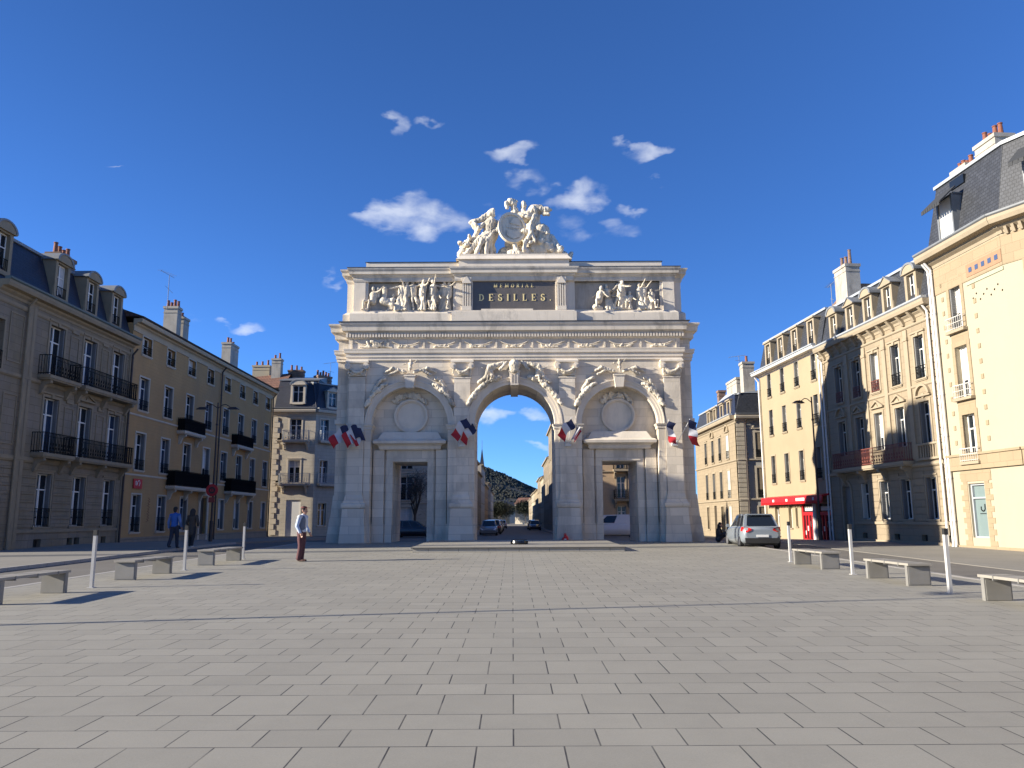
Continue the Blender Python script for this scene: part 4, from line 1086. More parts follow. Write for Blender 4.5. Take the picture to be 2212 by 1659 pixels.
# ---- A: sooty mansard house, far left ---------------------------------------
a = bframe('mansard_house', -22, 33, PI / 2, 'sooty stone mansard house at the far left with black iron balconies and blue slate roof', 'house')
f = Fac(a)
for i, xc in enumerate((4.62, 7.65, 10.65)):
    f.window(xc, 8.35, 1.25, 2.5, 's', i % 2 * 1, sur=.14, sm=B['trimA'], ped='head', sill=0)
    f.window(xc, 4.75, 1.25, 2.6, 's', (i + 1) % 2, sur=.14, sm=B['trimA'], ped='head' if i != 1 else 'tri', sill=0)
    f.window(xc, 1.32, 1.2, 2.45, 'sR', 0, sur=.12, sm=B['trimA'], ped='cap')
f.window(.15, 8.0, .9, 2.2, 'R', 0, sur=.12, sm=B['trimA']); f.window(.15, 4.6, .9, 2.2, 'R', 0, sur=.12, sm=B['trimA'])
for x0, x1, z0, z1 in ((4.2, 4.8, .38, .75), (7.0, 7.5, .38, .75), (7.65, 8.15, .38, .75), (10.3, 10.8, .38, .75), (.6, 1.5, .1, .8)): f.hole(x0, x1, z0, z1)
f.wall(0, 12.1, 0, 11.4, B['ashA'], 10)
q = f.mb()
for x0, x1, z0, z1 in ((4.2, 4.8, .38, .75), (7.0, 7.5, .38, .75), (7.65, 8.15, .38, .75), (10.3, 10.8, .38, .75), (.6, 1.5, .1, .8)): q.box(x0, x1, .2, .22, z0, z1)
q.build('cellar_opening', B['dark'], a)
f.rustic(2.75, 12.05, 1.3, 4.15, .37, B['ashA']); f.rustic(0, 2.2, .9, 4.15, .37, B['ashA'])
q = f.mb(); q.box(0, 12.1, -.10, .02, 0, .34); q.box(2.6, 12.1, -.07, .02, 1.05, 1.2); q.build('plinth', B['trimA'], a)
for x in (2.35, 2.6, 12.0):
    q = f.mb(); q.box(x - .14, x + .14, -.09, .02, 0, 11.3); q.build('corner_strip', B['trimA'], a)
for z0, z1 in ((8.5, 10.7), (4.9, 7.1)):
    for x0, x1 in ((.95, 1.95), (5.75, 6.55), (8.8, 9.55), (11.5, 11.82)):
        q = f.mb()
        for a0, a1, b0, b1 in ((x0, x0 + .05, z0, z1), (x1 - .05, x1, z0, z1), (x0 + .05, x1 - .05, z0, z0 + .05), (x0 + .05, x1 - .05, z1 - .05, z1)): q.box(a0, a1, -.04, .02, b0, b1)
        q.build('wall_panel', B['trimA'], a)
for x in (6.15, 9.15):
    for z in (10.85, 7.3): q = f.mb(); q.box(x - .3, x + .3, -.06, .02, z, z + .22); q.build('carved_block', B['trimA'], a)
f.band(0, 12.1, 4.2, 4.45, .1, B['trimA']); f.band(0, 12.1, 7.85, 8.05, .1, B['trimA']); f.band(0, 12.1, 10.95, 11.15, .07, B['trimA'])
f.cornice(-.1, 12.15, 11.3, 11.85, .5, B['trimA'], gutter=B['copper'])
f.balcony(3.3, 6.0, 8.3, .62, slabm=B['trimA'], brackets=(3.6, 5.7)); f.balcony(6.4, 12.0, 8.3, .62, slabm=B['trimA'], brackets=(6.7, 9.2, 11.7))
f.balcony(3.3, 6.0, 4.68, .62, slabm=B['trimA'], brackets=(3.6, 5.7)); f.balcony(6.4, 12.0, 4.68, .62, slabm=B['trimA'], brackets=(6.7, 9.2, 11.7))
f.mansard(-.2, 12.1, 11.9, 14.25, .0, .75, B['slateb'], 9, .5, B['lead2'])
for i, xc in enumerate((.0, 4.6, 7.4, 10.05)): f.dormer(xc, 12.3, .85, 1.65, .0, 2.2, 'arc', B['trimA'], var=i)
f.chimney(7.2, 1.7, 13.5, 15.3, 1.5, .7, 4, B['brick']); f.chimney(1.9, 2.2, 13.8, 14.9, 1.6, .7, 3, B['brick'], ph=.2)
f.pipe(2.05, .3, 11.2, B['trimA']); f.pipe(12.02, .3, 11.0, B['pipeb'])
q = f.mb(); q.box(.0, .35, -.06, -.03, 3.35, 3.5); q.build('red_plate', mat('sign_red', (.5, .02, .025), .5, .05, 5), a)

# ---- B: long ochre terrace ---------------------------------------------------
b_ = bframe('ochre_house', -22, 45.1, PI / 2, 'long ochre rendered four storey house in shade with black box balconies', 'house')
f = Fac(b_)
cols = (1.87, 5.28, 8.68, 12.12, 15.65, 19.05, 22.38, 25.83)
for i, xc in enumerate(cols):
    f.window(xc, 11.35, 1.18, 1.08, 'r', (0, 0, 3, 0, 2, 0, 0, 2)[i], sur=.09, sm=B['trimB'])
    f.window(xc, 8.02, 1.2, 1.95, 'sr', (1, 0, 0, 1, 1, 0, 1, 1)[i], sur=.1, sm=B['trimB'], sill=.06 if i not in (2, 5) else 0)
    f.window(xc, 4.5, 1.2, 2.15, 'sr', (0, 1, 0, 3, 1, 0, 1, 1)[i], sur=.1, sm=B['trimB'], sill=.06 if i not in (2, 5) else 0)
    if i == 3:
        f.hole(xc - .62, xc + .62, .12, 3.15)
        q = f.mb(); q.box(xc - .62, xc + .62, .2, .25, .12, 3.15); q.box(xc - .5, xc - .05, .17, .2, .3, 2.3); q.box(xc + .05, xc + .5, .17, .2, .3, 2.3); q.build('door', B['door'], b_)
        q = f.mb(); q.box(xc - .9, xc - .62, -.08, .02, .1, 3.3); q.box(xc + .62, xc + .9, -.08, .02, .1, 3.3); q.box(xc - .9, xc + .9, -.12, .02, 3.3, 3.5); q.build('door_frame', B['trimB'], b_)
    else: f.window(xc, .92, 1.15, 2.15, 'sR' if i < 2 else 's', (0, 1, 1, 0, 3, 3, 2, 3)[i], sur=.09, sm=B['trimB'])
f.wall(0, 27.3, 0, 12.95, B['ochre'], 10)
f.cornice(0, 27.45, 12.72, 13.2, .5, B['frz'], gutter=B['pipeb'])
q = f.mb(); q.box(0, 27.35, -.05, .02, 12.5, 12.72); q.build('frieze', B['frz'], b_)
q = f.mb(); q.box(0, 27.35, -.07, .02, 0, .55); q.box(0, 27.35, -.10, .02, .55, .62); q.build('plinth', B['plB'], b_)
f.band(0, 27.3, 4.14, 4.26, .05, B['trimB']); f.band(0, 27.3, 7.62, 7.74, .05, B['trimB'])
for xc, w3, w2 in ((8.68, 3.6, 5.9), (19.0, 3.9, 5.9)):
    f.balcony(xc - w3 / 2, xc + w3 / 2, 7.4, .55, slabm=B['trimB'], brackets=(xc - w3 / 2 + .4, xc + w3 / 2 - .4), H=.85, solid=True)
    f.balcony(xc - w2 / 2, xc + w2 / 2, 3.75, .6, slabm=B['trimB'], brackets=(xc - w2 / 2 + .4, xc, xc + w2 / 2 - .4), H=1.0, solid=True)
f.pipe(14.1, .3, 12.6, B['pipeb']); f.pipe(27.1, .3, 12.6, B['pipeb'])
q = f.mb(); q.add([(-.1, -.6, 13.3), (27.5, -.6, 13.3), (27.5, 4.2, 15.0), (-.1, 4.2, 15.0), (27.5, 9.5, 13.3), (-.1, 9.5, 13.3)], [(0, 1, 2, 3), (3, 2, 4, 5), (0, 3, 5), (1, 4, 2), (0, 5, 4, 1)]); q.build('roof', B['dtile'], b_)
f.chimney(12.4, 3.2, 14.3, 17.2, .75, 1.0, 4, potm=B['pot']); f.chimney(13.6, 3.1, 14.3, 16.7, 1.0, .9, 2, potm=B['pot']); f.chimney(25.2, 3.4, 14.3, 17.2, 2.0, .8, 3); f.antenna(11.4, 3.2, 16.8, 2.6, 1.5)
q = f.mb(); q.box(1.3, 2.35, -.08, -.03, 3.42, 3.98); o = q.build('wall_sign', _mats['sign_red'], b_)
q = f.mb(); q.tube([(1.55, -.085, 3.6), (1.5, -.085, 3.8), (1.6, -.085, 3.85), (1.66, -.085, 3.6), (1.8, -.085, 3.85), (1.95, -.085, 3.9), (2.05, -.085, 3.75), (1.95, -.085, 3.58)], .022, 5); q.build('sign_marks', B['wood'], o)
q = f.mb()
for k in range(9): q.tube([(3.35 + .08 * (k % 3), -.006, 1.5 + .16 * k), (3.65 + .05 * (k % 2), -.006, 1.56 + .16 * k), (3.45, -.006, 1.64 + .16 * k)], .012, 4)
q.build('graffiti', mat('graffiti_red', (.17, .06, .045), .8, .1, 5), b_)

# ---- C: grey corner house beyond the ochre one --------------------------------
c_ = bframe('corner_house', -22.6, 75, 0, 'grey stone corner house with rounded corner balconies between ochre house and arch', 'house')
f = Fac(c_)
for z, h_, v in ((9.0, 2.0, 1), (5.0, 2.1, 2)):
    f.window(2.1, z, 1.1, h_, '', v, sur=.14, sm=B['trimB'], sill=0, ped='cap'); f.window(.55, z, .5, h_, '', 3, sill=.05, sm=B['trimB'])
f.hole(1.5, 2.85, 0, 3.4); q = f.mb(); q.box(1.5, 2.85, .1, .14, 0, 3.4); q.build('roller_shutter', B['blind'], c_)
f.wall(-5, 4.0, -.3, 11.6, B['stoneC'], 9)
q = f.mb()
for k in range(22): q.box(.02, .42 if k % 2 else .62, -.06, .02, .2 + k * .5, .66 + k * .5)
q.build('quoins', B['trimB'], c_)
f.cornice(-.1, 4.05, 11.3, 11.9, .5, B['trimB'], gutter=B['lead2'])
f.balcony(1.0, 3.5, 8.95, .6, slabm=B['trimB'], m=B['zinc'], brackets=(1.2, 3.3)); f.balcony(.8, 3.7, 4.9, .6, slabm=B['trimB'], m=B['zinc'], brackets=(1.2, 3.3))
f.mansard(0, 4.0, 11.95, 14.9, 0, .7, B['slateb'], 8, .8, B['lead2'], hip=(1, 0))
f.dormer(2.2, 12.6, 1.0, 1.6, -.05, 2, 'arc', B['trimB'], rail=False)
g2 = Fac(c_, Matrix.Translation((4.0, 0, 0)) @ Matrix.Rotation(R(47), 4, 'Z'))
for z, h_ in ((9.0, 2.0), (5.0, 2.1)):
    for xc in (1.0, 3.2): g2.window(xc, z, .9, h_, 's', 1, sur=.12, sm=B['trimB'], sill=0)
for xc in (1.0, 3.2): g2.window(xc, 1.0, .9, 2.1, '', 0, sur=.12, sm=B['trimB'])
g2.wall(0, 7, -.3, 11.58, B['stoneC'], 5, name='side_wall')
g2.cornice(-.05, 7, 11.28, 11.88, .5, B['trimB'], gutter=B['lead2'])
g2.balcony(.3, 4.2, 8.95, .5, slabm=B['trimB'], m=B['zinc']); g2.balcony(.3, 4.2, 4.9, .5, slabm=B['trimB'], m=B['zinc'])
g2.mansard(0, 7, 11.93, 14.6, 0, .7, B['slateb'], 5, .4, B['lead2'], hip=(0, 1)); g2.dormer(1.8, 12.3, .9, 1.4, -.05, 2, 'tri', B['trimB'], rail=False)
f.chimney(-.8, 3, 12, 17.4, .9, .8, 2, B['chim']); f.chimney(.6, 5, 14, 16.6, 1.5, .8, 3, B['brick']); g2.chimney(2.6, 3, 14, 15.8, 1.6, .7, 5, B['brick']); f.antenna(4.3, 4.0, 15.0, 2.2, .7)
f.chimney(-2.6, 4, 12, 16.9, 1.7, .9, 3, B['white'])
q = f.mb(); q.add([(-3.5, .5, 13.6), (.6, .5, 14.2), (.6, 3.2, 16.0), (-3.5, 3.2, 15.6)], [(0, 1, 2, 3)]); q.add([(-3.5, 3.2, 15.6), (.6, 3.2, 16.0), (.6, 6, 14), (-3.5, 6, 13.8)], [(0, 1, 2, 3)]); q.build('back_roof', B['tile'], c_)

# ---- right-hand row: E cream, F stone, G corner --------------------------------
ux, uy = .07, -1.0; L_ = math.hypot(ux, uy); ux /= L_; uy /= L_
RA = math.atan2(uy, ux); RX, RY = 20 - .07 * 24, 57.0
def rp(u): return RX + ux * u, RY + uy * u
x_, y_ = rp(-.95)
e_ = bframe('cream_house', x_, y_, RA, 'smooth cream rendered house with a red shopfront and awning, slate mansard above', 'house')
f = Fac(e_)
ec = (1.8, 4.1, 6.42, 8.95); 
for i, xc in enumerate(ec):
    f.window(xc, 10.05, .68, 1.75, 'sr', (1, 1, 3, 0)[i], sill=.07, sm=B['trimF']); f.window(xc, 7.32, .68, 1.8, 'sr', (1, 3, 1, 1)[i], sill=.07, sm=B['trimF'])
    f.window(xc, 3.95, .68, 1.9, 'sr', (0, 0, 0, 3)[i], sur=.09, sill=.07, sm=B['trimF'])
f.window(1.9, .35, .75, 2.0, '', 0, sill=.05); f.window(4.1, .9, .55, 1.5, '', 0, sill=.05); f.window(5.1, 1.0, .35, 1.2, '', 0, sill=.05)
f.hole(5.85, 7.7, .0, 2.42); f.hole(8.1, 9.95, 0, 2.42)
f.wall(0, 10.1, 0, 11.85, B['cream'], 9)
red = mat('shop_red', (.52, .015, .02), .45, .1, 3)
for x0, x1 in ((5.85, 7.7), (8.1, 9.95)):
    q = f.mb(); q.box(x0, x0 + .12, .05, .2, 0, 2.42, 0); q.box(x1 - .12, x1, .05, .2, 0, 2.42, 0); q.box(x0 + .12, x1 - .12, .05, .2, 1.72, 1.92, 0); q.box(x0 + .12, x1 - .12, .05, .2, 0, .25, 0)
    q.box((x0 + x1) / 2 - .07, (x0 + x1) / 2 + .07, .05, .2, .25, 1.72, 0); q.box(x0 + .45, x0 + .53, .06, .19, .25, 1.72, 0); q.box(x1 - .53, x1 - .45, .06, .19, .25, 1.72, 0)
    q.box(x0 + .12, x1 - .12, .14, .16, .25, 2.42, 1)
    for k in range(5): q.box(x0 + .2 + .33 * k, x0 + .34 + .33 * k, .125, .135, .5 + .25 * (k % 3), .75 + .3 * (k % 3), 2)
    q.box(x0 + .3, x1 - .3, .12, .13, 2.0, 2.25, 2)
    q.build('shopfront', [red, G_DARK, B['wood']], e_)
q = f.mb(); q.cyl((7.9, -.06, 0), (7.9, -.06, 2.42), .15, .12, 12); q.build('white_pillar', B['wood'], e_)
q = f.mb(); q.prism([(-.55, 2.50), (-.60, 2.58), (-.56, 2.92), (.0, 3.02), (.0, 2.94), (-.5, 2.82), (-.52, 2.5)], .55, 10.1, axis='x')
x = .55
while x < 10.0: q.box(x, x + .2, -.603, -.56, 2.43, 2.52); x += .26
o = q.build('awning', red, e_)
q = f.mb(); q.box(2.7, 3.0, -.62, -.605, 2.62, 2.78); q.box(4.9, 5.2, -.62, -.605, 2.62, 2.78); q.box(6.5, 7.8, -.62, -.605, 2.62, 2.8); q.box(8.9, 9.1, -.62, -.605, 2.62, 2.8); q.build('awning_labels', B['wood'], o)
f.cornice(-.2, 10.15, 11.7, 12.0, .55, B['wood'], name='eaves', gutter=B['zinc'])
f.mansard(-.1, 10.1, 12.1, 14.4, .05, .55, B['slate'], 8, .45, B['zinc'], hip=(1, 0))
for i, xc in enumerate((1.85, 4.1, 6.4, 8.85)): f.dormer(xc, 12.35, .66, 1.5, .02, 1.8, 'flat', B['trimF'], var=i, roofm=B['zinc'])
f.pipe(.15, .3, 11.4, B['wood']); f.pipe(9.98, .3, 11.4, B['wood'])
f.chimney(9.6, 2.3, 13.5, 17.2, 1.5, .9, 3, m=B['chim'], potm=B['brick'], ph=.75); f.antenna(6.0, 3.0, 14.6, 2.6, .5)
q = f.mb(); q.prism([(6.3, 14.2), (10.1, 14.2), (10.1, 16.0), (6.3, 14.9)], 2.2, 5.5); q.build('party_wall', B['brick'], e_)

x_, y_ = rp(9.2)
f_ = bframe('stone_house', x_, y_, RA, 'warm stone house with pedimented windows and long rust red iron balcony', 'house')
f = Fac(f_)
fc = (1.95, 4.0, 6.0, 8.05, 10.2)
for i, xc in enumerate(fc):
    f.window(xc, 8.15, .82, 2.1, ('sur' if i < 3 else 'sr'), (0, 1, 3, 1, 0)[i], sur=.12, ped='head')
    f.window(xc, 5.05, .85, 1.98, 's', (0, 1, 3, 1, 0)[i], sur=.12, ped=('arc', 'tri', 'tri', 'tri', 'arc')[i], sill=.06 if i == 4 else 0)
    if i:
        f.window(xc, 1.48, .85, 1.95, 'sw' if i == 1 else 's', 0, sur=.1, ped='cap')
f.hole(1.5, 2.45, .2, 3.3)
for x0 in (3.4, 6.6, 9.0, 10.8): f.hole(x0, x0 + .5, .45, .75)
f.wall(0, 11.45, 0, 11.3, B['stoneF'], 9)
q = f.mb()
for x0 in (3.4, 6.6, 9.0, 10.8): q.box(x0, x0 + .5, .2, .22, .45, .75)
q.build('cellar_opening', B['dark'], f_)
q = f.mb(); q.box(1.5, 2.45, .15, .22, .2, 3.3); q.box(1.56, 1.94, .12, .15, .4, 2.4); q.box(2.0, 2.4, .12, .15, .4, 2.4); q.build('door', B['doorg'], f_)
q = f.mb(); q.ring(1.975, 3.05, .5, .62, -.06, .03, 0, PI, 14); q.box(1.34, 1.5, -.05, .02, .2, 3.1); q.box(2.45, 2.6, -.05, .02, .2, 3.1); q.build('door_frame', B['trimF'], f_)
f.rustic(.0, 1.2, .35, 3.9, .34, B['stoneF'], .03, .02); f.rustic(2.75, 11.45, 1.4, 3.9, .34, B['stoneF'], .03, .02)
q = f.mb(); q.box(2.7, 11.45, -.10, .02, .0, .42); q.box(2.7, 11.45, -.08, .02, 1.22, 1.36); q.build('plinth', B['trimF'], f_)
for x0, x1 in ((.0, .35), (11.0, 11.45)):
    q = f.mb(); z = 4.3
    while z < 11: q.box(x0, x1, -.05, .02, z, z + .3); z += .34
    q.build('quoins', B['stoneF'], f_)
for x in (3.0, 5.0, 7.05, 9.15):
    q = f.mb(); q.box(x - .16, x + .16, -.07, .02, 4.35, 10.75); q.box(x - .2, x + .2, -.11, .02, 10.2, 10.35); q.build('pilaster', B['trimF'], f_)
f.band(0, 11.45, 3.95, 4.15, .12); f.band(0, 11.45, 7.78, 7.9, .06); f.band(0, 11.45, 10.8, 10.92, .07)
f.balcony(1.6, 9.0, 4.28, .6, m=B['rust'], slabm=B['trimF'], H=.9, brackets=(1.9, 4.3, 6.4, 8.6), solid=False)
q = f.mb(); q.box(9.3, 11.3, -.14, .02, 4.25, 4.35); q.box(9.3, 11.3, -.14, .02, 4.95, 5.04); q.box(9.3, 9.55, -.13, .02, 4.35, 4.95); q.box(11.05, 11.3, -.13, .02, 4.35, 4.95)
for k in range(7): q.cyl((9.7 + k * .2, -.07, 4.35), (9.7 + k * .2, -.07, 4.95), .05, .035, 8)
q.build('balustrade', B['trimF'], f_)
f.cornice(-.1, 11.6, 11.15, 11.75, .5, gutter=B['zinc'])
q = f.mb()
for k in range(12): x = .45 + k * .96; q.prism([(-.42, 11.45), (0, 11.45), (0, 10.98), (-.1, 10.98), (-.2, 11.2)], x - .1, x + .1, axis='x')
q.build('cornice_brackets', B['trimF'], f_)
f.mansard(-.05, 11.5, 11.9, 14.25, .05, .65, B['slate'], 8, .35, B['zinc'], hip=(0, 0))
for i, xc in enumerate((1.75, 3.8, 5.75, 7.75, 9.95)): f.dormer(xc, 12.05, .62, 1.35, .0, 1.8, 'arc' if i % 2 == 0 else 'tri', B['trimF'], var=i + 1, rail=False, roofm=B['lead2'])
f.pipe(.12, .3, 10.9, B['wood'], out=.1); f.pipe(11.3, .3, 11.2, B['wood']); f.antenna(10.3, 1.6, 14.4, 1.0, .1)
f.chimney(11.0, 2.2, 13.8, 15.4, .9, .7, 2, m=B['chim']); f.chimney(8.6, 3.5, 13.8, 15.6, .3, .3, 1, m=B['chim'])

x_, y_ = rp(20.75)
g_ = bframe('corner_mansard_house', x_, y_, RA, 'pale corner house at the right edge with tall slate mansard and black dormer awnings', 'house')
f = Fac(g_)
LG = 5.0
TG = Matrix.Translation((LG, 0, 0)) @ Matrix.Rotation(R(21.0), 4, 'Z')   # second face turns towards the square
g = Fac(g_, TG)
f.window(1.75, 9.85, .8, 2.2, 'sk', 3, sur=.2, sm=B['stoneG']); f.window(1.8, 6.75, .85, 2.3, '', 3, sur=.2, sm=B['stoneG']); f.window(1.85, 3.95, .85, 2.05, 'w', 1, sur=.2, sm=B['stoneG'], sill=0)
f.hole(1.35, 2.4, .7, 3.0)
f.wall(0, LG, 0, 13.1, B['white'], 8)
q = f.mb(); q.box(1.35, 2.4, .2, .24, .7, 3.0, 0); q.box(1.35, 1.43, .1, .2, .7, 3.0, 1); q.box(2.32, 2.4, .1, .2, .7, 3.0, 1); q.box(1.43, 2.32, .1, .2, 2.35, 2.42, 1); q.box(1.43, 2.32, .1, .2, 2.92, 3.0, 1); q.box(1.43, 2.32, .1, .2, .7, .76, 1)
o = q.build('door', [mat('frosted_glass', (.16, .21, .21), .25, .05, 3), B['zinc']], g_)
q = f.mb(); q.ring(1.9, 1.95, .10, .155, .185, .198, R(150), R(390), 18); q.box(1.68, 2.08, .187, .198, 1.70, 1.73); q.box(2.0, 2.06, .187, .198, 1.93, 2.12); q.build('door_logo', M['iron'], o)
q = f.mb()
for k in range(13):
    w_ = .28 if k % 2 else .46
    for sx, xx in ((-1, 1.3), (1, 2.45)): q.box(*sorted((xx, xx + sx * w_)), -.02 - .002 * (k % 2), .02, .35 + k * .24, .35 + k * .24 + .235)
q.box(.9, 2.9, -.025, .02, 3.1, 3.55)
for z0, z1 in ((6.15, 6.7), (9.15, 9.8), (12.1, 12.4)): q.box(1.2, 2.4, -.02, .02, z0, z1)
q.build('stone_dressing', B['stoneG'], g_)
sp_ = f.mb()
for k in range(24):
    z = 4.4 + k * .33
    if k % 2: sp_.box(2.95, 3.12, -.03, .02, z, z + .2); sp_.box(.75, .9, -.03, .02, z, z + .2)
sp_.build('toothing_blocks', B['stoneG'], g_)
q = f.mb(); q.box(0, LG, -.12, .02, 3.6, 4.2); q.box(0, LG, -.18, .02, 4.2, 4.3); q.build('base_band', B['stoneG'], g_); q = f.mb(); q.box(0, LG + .05, -.06, .02, 0, .35); q.build('plinth', B['stoneG'], g_)
q = f.mb(); q.box(0, LG, -.03, .02, 11.75, 13.0); q.build('upper_wall', B['stoneG'], g_)
terr = mat('terracotta_tiles', (.30, .17, .10), .8, .1, 5); bl = mat('blue_tile', (.05, .08, .16), .4, .1, 5)
q = f.mb(); q.box(2.7, LG - .02, -.05, .02, 11.9, 12.45, 0)
for k in range(5): q.box(2.9 + .42 * k, 3.1 + .42 * k, -.065, -.045, 12.07, 12.28, 1)
q.build('tile_frieze', [terr, bl], g_)
q = f.mb(); q.box(2.6, LG, -.04, .02, 11.55, 11.7); q.build('green_band', mat('sage_band', (.30, .33, .24), .8, .1, 4), g_)
q = f.mb()
for k in range(9): z = 10.9 + .18 * math.sin(k * 2.1); x = 2.95 + k * .23; q.prism([(x, z - .05), (x + .05, z), (x, z + .05), (x - .05, z)], -.012, .01)
q.build('wall_studs', M['iron'], g_)
for xx, zz in ((1.75, 9.8), (1.8, 6.75), (1.85, 3.95)):
    q = f.mb(); q.box(xx - .65, xx + .65, -.22, .02, zz - .13, zz - .01); o = q.build('window_ledge', B['trimF'], g_)
    q = f.mb(); H = .55
    q.box(xx - .6, xx + .6, -.2, -.18, zz + H, zz + H + .03); q.box(xx - .6, xx + .6, -.2, -.18, zz + .04, zz + .06); q.box(xx - .6, xx + .6, -.2, -.18, zz + .3, zz + .32)
    for k in range(9): q.box(xx - .6 + k * .148, xx - .585 + k * .148, -.2, -.18, zz, zz + H)
    for sx in (-.6, .58): q.box(xx + sx, xx + sx + .02, -.2, 0, zz + H, zz + H + .03)
    q.build('railing', B['wiron'], o)
g.window(1.9, 9.7, 1.0, 2.3, '', 0, sur=.2, sm=B['stoneG']); g.window(1.9, 6.5, 1.0, 2.3, '', 1, sur=.2, sm=B['stoneG']); g.window(4.6, 9.7, 1.0, 2.3, '', 0, sur=.2, sm=B['stoneG']); g.window(4.6, 6.5, 1.0, 2.3, '', 1, sur=.2, sm=B['stoneG']); g.window(3.4, 1.0, 1.6, 2.2, '', 0, sur=.2, sm=B['stoneG'])
g.wall(0, 8, 0, 13.1, B['white'], 6, name='side_wall')
q = g.mb(); q.box(0, 8, -.12, .02, 3.6, 4.2); q.box(0, 8, -.18, .02, 4.2, 4.3); q.box(0, 8, -.06, .02, 0, .35); q.box(0, 8, -.03, .02, 11.75, 13.0); q.box(.8, 1.0, -.04, .02, 4.3, 11.75)
for k in range(22): q.box(1.0, 1.16, -.03, .02, 4.4 + k * .33, 4.55 + k * .33)
q.build('stone_dressing', B['stoneG'], g_)
g.balcony(1.0, 6, 9.6, .5, m=B['wiron'], H=.8, brackets=(1.3, 3.4, 5.5)); g.balcony(1.0, 6, 6.4, .5, m=B['wiron'], H=.8, brackets=(1.3, 3.4, 5.5))
q = g.mb()
for k in range(26): q.prism([(-.24, 13.25), (0, 13.25), (0, 12.95), (-.12, 12.95)], .3 + k * .3, .42 + k * .3, axis='x')
q.build('dentils', B['trimF'], g_)
f.cornice(-.1, LG + .18, 13.05, 13.7, .65, B['trimF'], gutter=B['lead2']); g.cornice(-.12, 8, 13.05, 13.7, .65, B['trimF'], gutter=B['lead2'])
# mansard over the two faces
q = f.mb(); q.add([(-.05, .0, 13.8), (LG, .0, 13.8), (LG - .08, .62, 17.1), (.2, .62, 17.1), (-.05, 7, 13.8), (.2, 7, 17.1)], [(0, 1, 2, 3), (0, 3, 5, 4)]); rf = q.build('roof', B['slate'], g_)
q = g.mb(); q.add([(0, .0, 13.8), (8, .0, 13.8), (8, .62, 17.1), (.1, .62, 17.1), (8, 6, 17.1), (8, 6, 13.8)], [(0, 1, 2, 3), (1, 5, 4, 2)]); q.build('roof', B['slate'], g_)
q = f.mb(); q.box(.12, LG - .08, .52, .75, 17.05, 17.2); q.add([(.15, .6, 17.2), (LG - .1, .6, 17.2), (LG - .1, 3.5, 17.75), (.25, 3.5, 17.75)], [(0, 1, 2, 3)]); q.build('roof_cap', B['zinc'], rf)
q = g.mb(); q.box(.1, 8, .52, .75, 17.05, 17.2); q.add([(.1, .6, 17.2), (8, .6, 17.2), (8, 3.5, 17.75), (.1, 3.5, 17.75)], [(0, 1, 2, 3)]); q.build('roof_cap', B['zinc'], rf)
q = f.mb(); q.box(.25, LG - .1, 3, 7, 14, 17.0); q.build('attic_core', B['slate'], rf)
def awn(F, xc, w, mname):
    q = F.mb(); q.box(xc - w / 2, xc - w / 2 + .1, -.12, 1.2, 13.95, 16.0); q.box(xc + w / 2 - .1, xc + w / 2, -.12, 1.2, 13.95, 16.0); q.box(xc - w / 2, xc + w / 2, 0, 1.2, 15.9, 16.05); q.box(xc - w / 2, xc + w / 2, 0, 1.2, 13.85, 13.96)
    o = q.build('dormer', B['lead2'], g_)
    q = F.mb(); q.box(xc - w / 2 + .1, xc + w / 2 - .1, -.06, -.02, 13.96, 15.9, 0); q.box(xc - .03, xc + .03, .12, .15, 13.96, 15.9, 1); q.build('window', [B['wood'], B['zinc']], o)
    q = F.mb(); q.prism([(.02, 16.3), (.05, 16.25), (-.75, 15.5), (-.78, 15.55)], xc - w / 2 - .15, xc + w / 2 + .15, axis='x'); n = 8
    for k in range(n): q.box(xc - w / 2 - .13 + (w + .26) * k / n, xc - w / 2 - .13 + (w + .26) * (k + .85) / n, -.785, -.76, 15.38, 15.54)
    q.build('awning', mat('black_awning', (.03, .032, .036), .8, .1, 4), o)
awn(f, 1.75, 1.15, ''); awn(g, 2.0, 1.5, ''); awn(g, 5.0, 1.5, '')
q = f.mb(); q.box(1.5, 2.5, .42, 1.0, 16.45, 16.85); q.build('skylight', G_DARK, rf)
f.chimney(.25, 2.2, 16.5, 18.2, 1.1, .8, 4, m=B['chim'], ph=.35); f.chimney(2.3, 2.2, 16.8, 18.6, 1.4, .9, 4, m=B['chim'], ph=.5)
f.pipe(.12, .4, 13.0, B['wood']); f.pipe(.3, .4, 13.0, M['pole'], out=.12)

# ---- D: cream corner house beyond the side street, right --------------------------
d_ = bframe('side_street_house', 17.5, 76, -PI / 2, 'cream stone corner house beyond the side street with small mansard dormers', 'house')
f = Fac(d_)
for i, xc in enumerate((4.0, 6.5, 8.9, 11.3)):
    f.window(xc, 6.3, .85, 1.9, 'sr', 1 if i % 2 else 0, sur=.12, ped='arc' if i % 2 else 'cap'); f.window(xc, 3.15, .85, 2.2, 'sr', (1, 3, 0, 0)[i], sur=.12, sill=0)
    if i != 1: f.window(xc, .6, .8, 1.9, '', 3, sur=.1)
f.hole(6.1, 6.9, .1, 2.6); q = f.mb(); q.box(6.1, 6.9, .15, .2, .1, 2.6); q.build('door', B['door'], d_)
f.wall(0, 14, -.1, 9.2, B['stoneF'], 8)
f.band(0, 14, 2.9, 3.05, .1); f.band(0, 14, 5.95, 6.1, .1)
f.cornice(-.1, 14.1, 8.9, 9.5, .5, gutter=B['zinc']); f.mansard(0, 14, 9.6, 11.3, 0, .5, B['slate'], 8, .5, B['zinc'])
for xc in (5.4, 7.6, 9.9, 12.1): f.dormer(xc, 9.75, .7, 1.05, .0, 1.6, 'flat', B['trimF'], rail=False)
g = Fac(d_, Matrix.Translation((14, 0, 0)) @ Matrix.Rotation(PI / 2, 4, 'Z'))
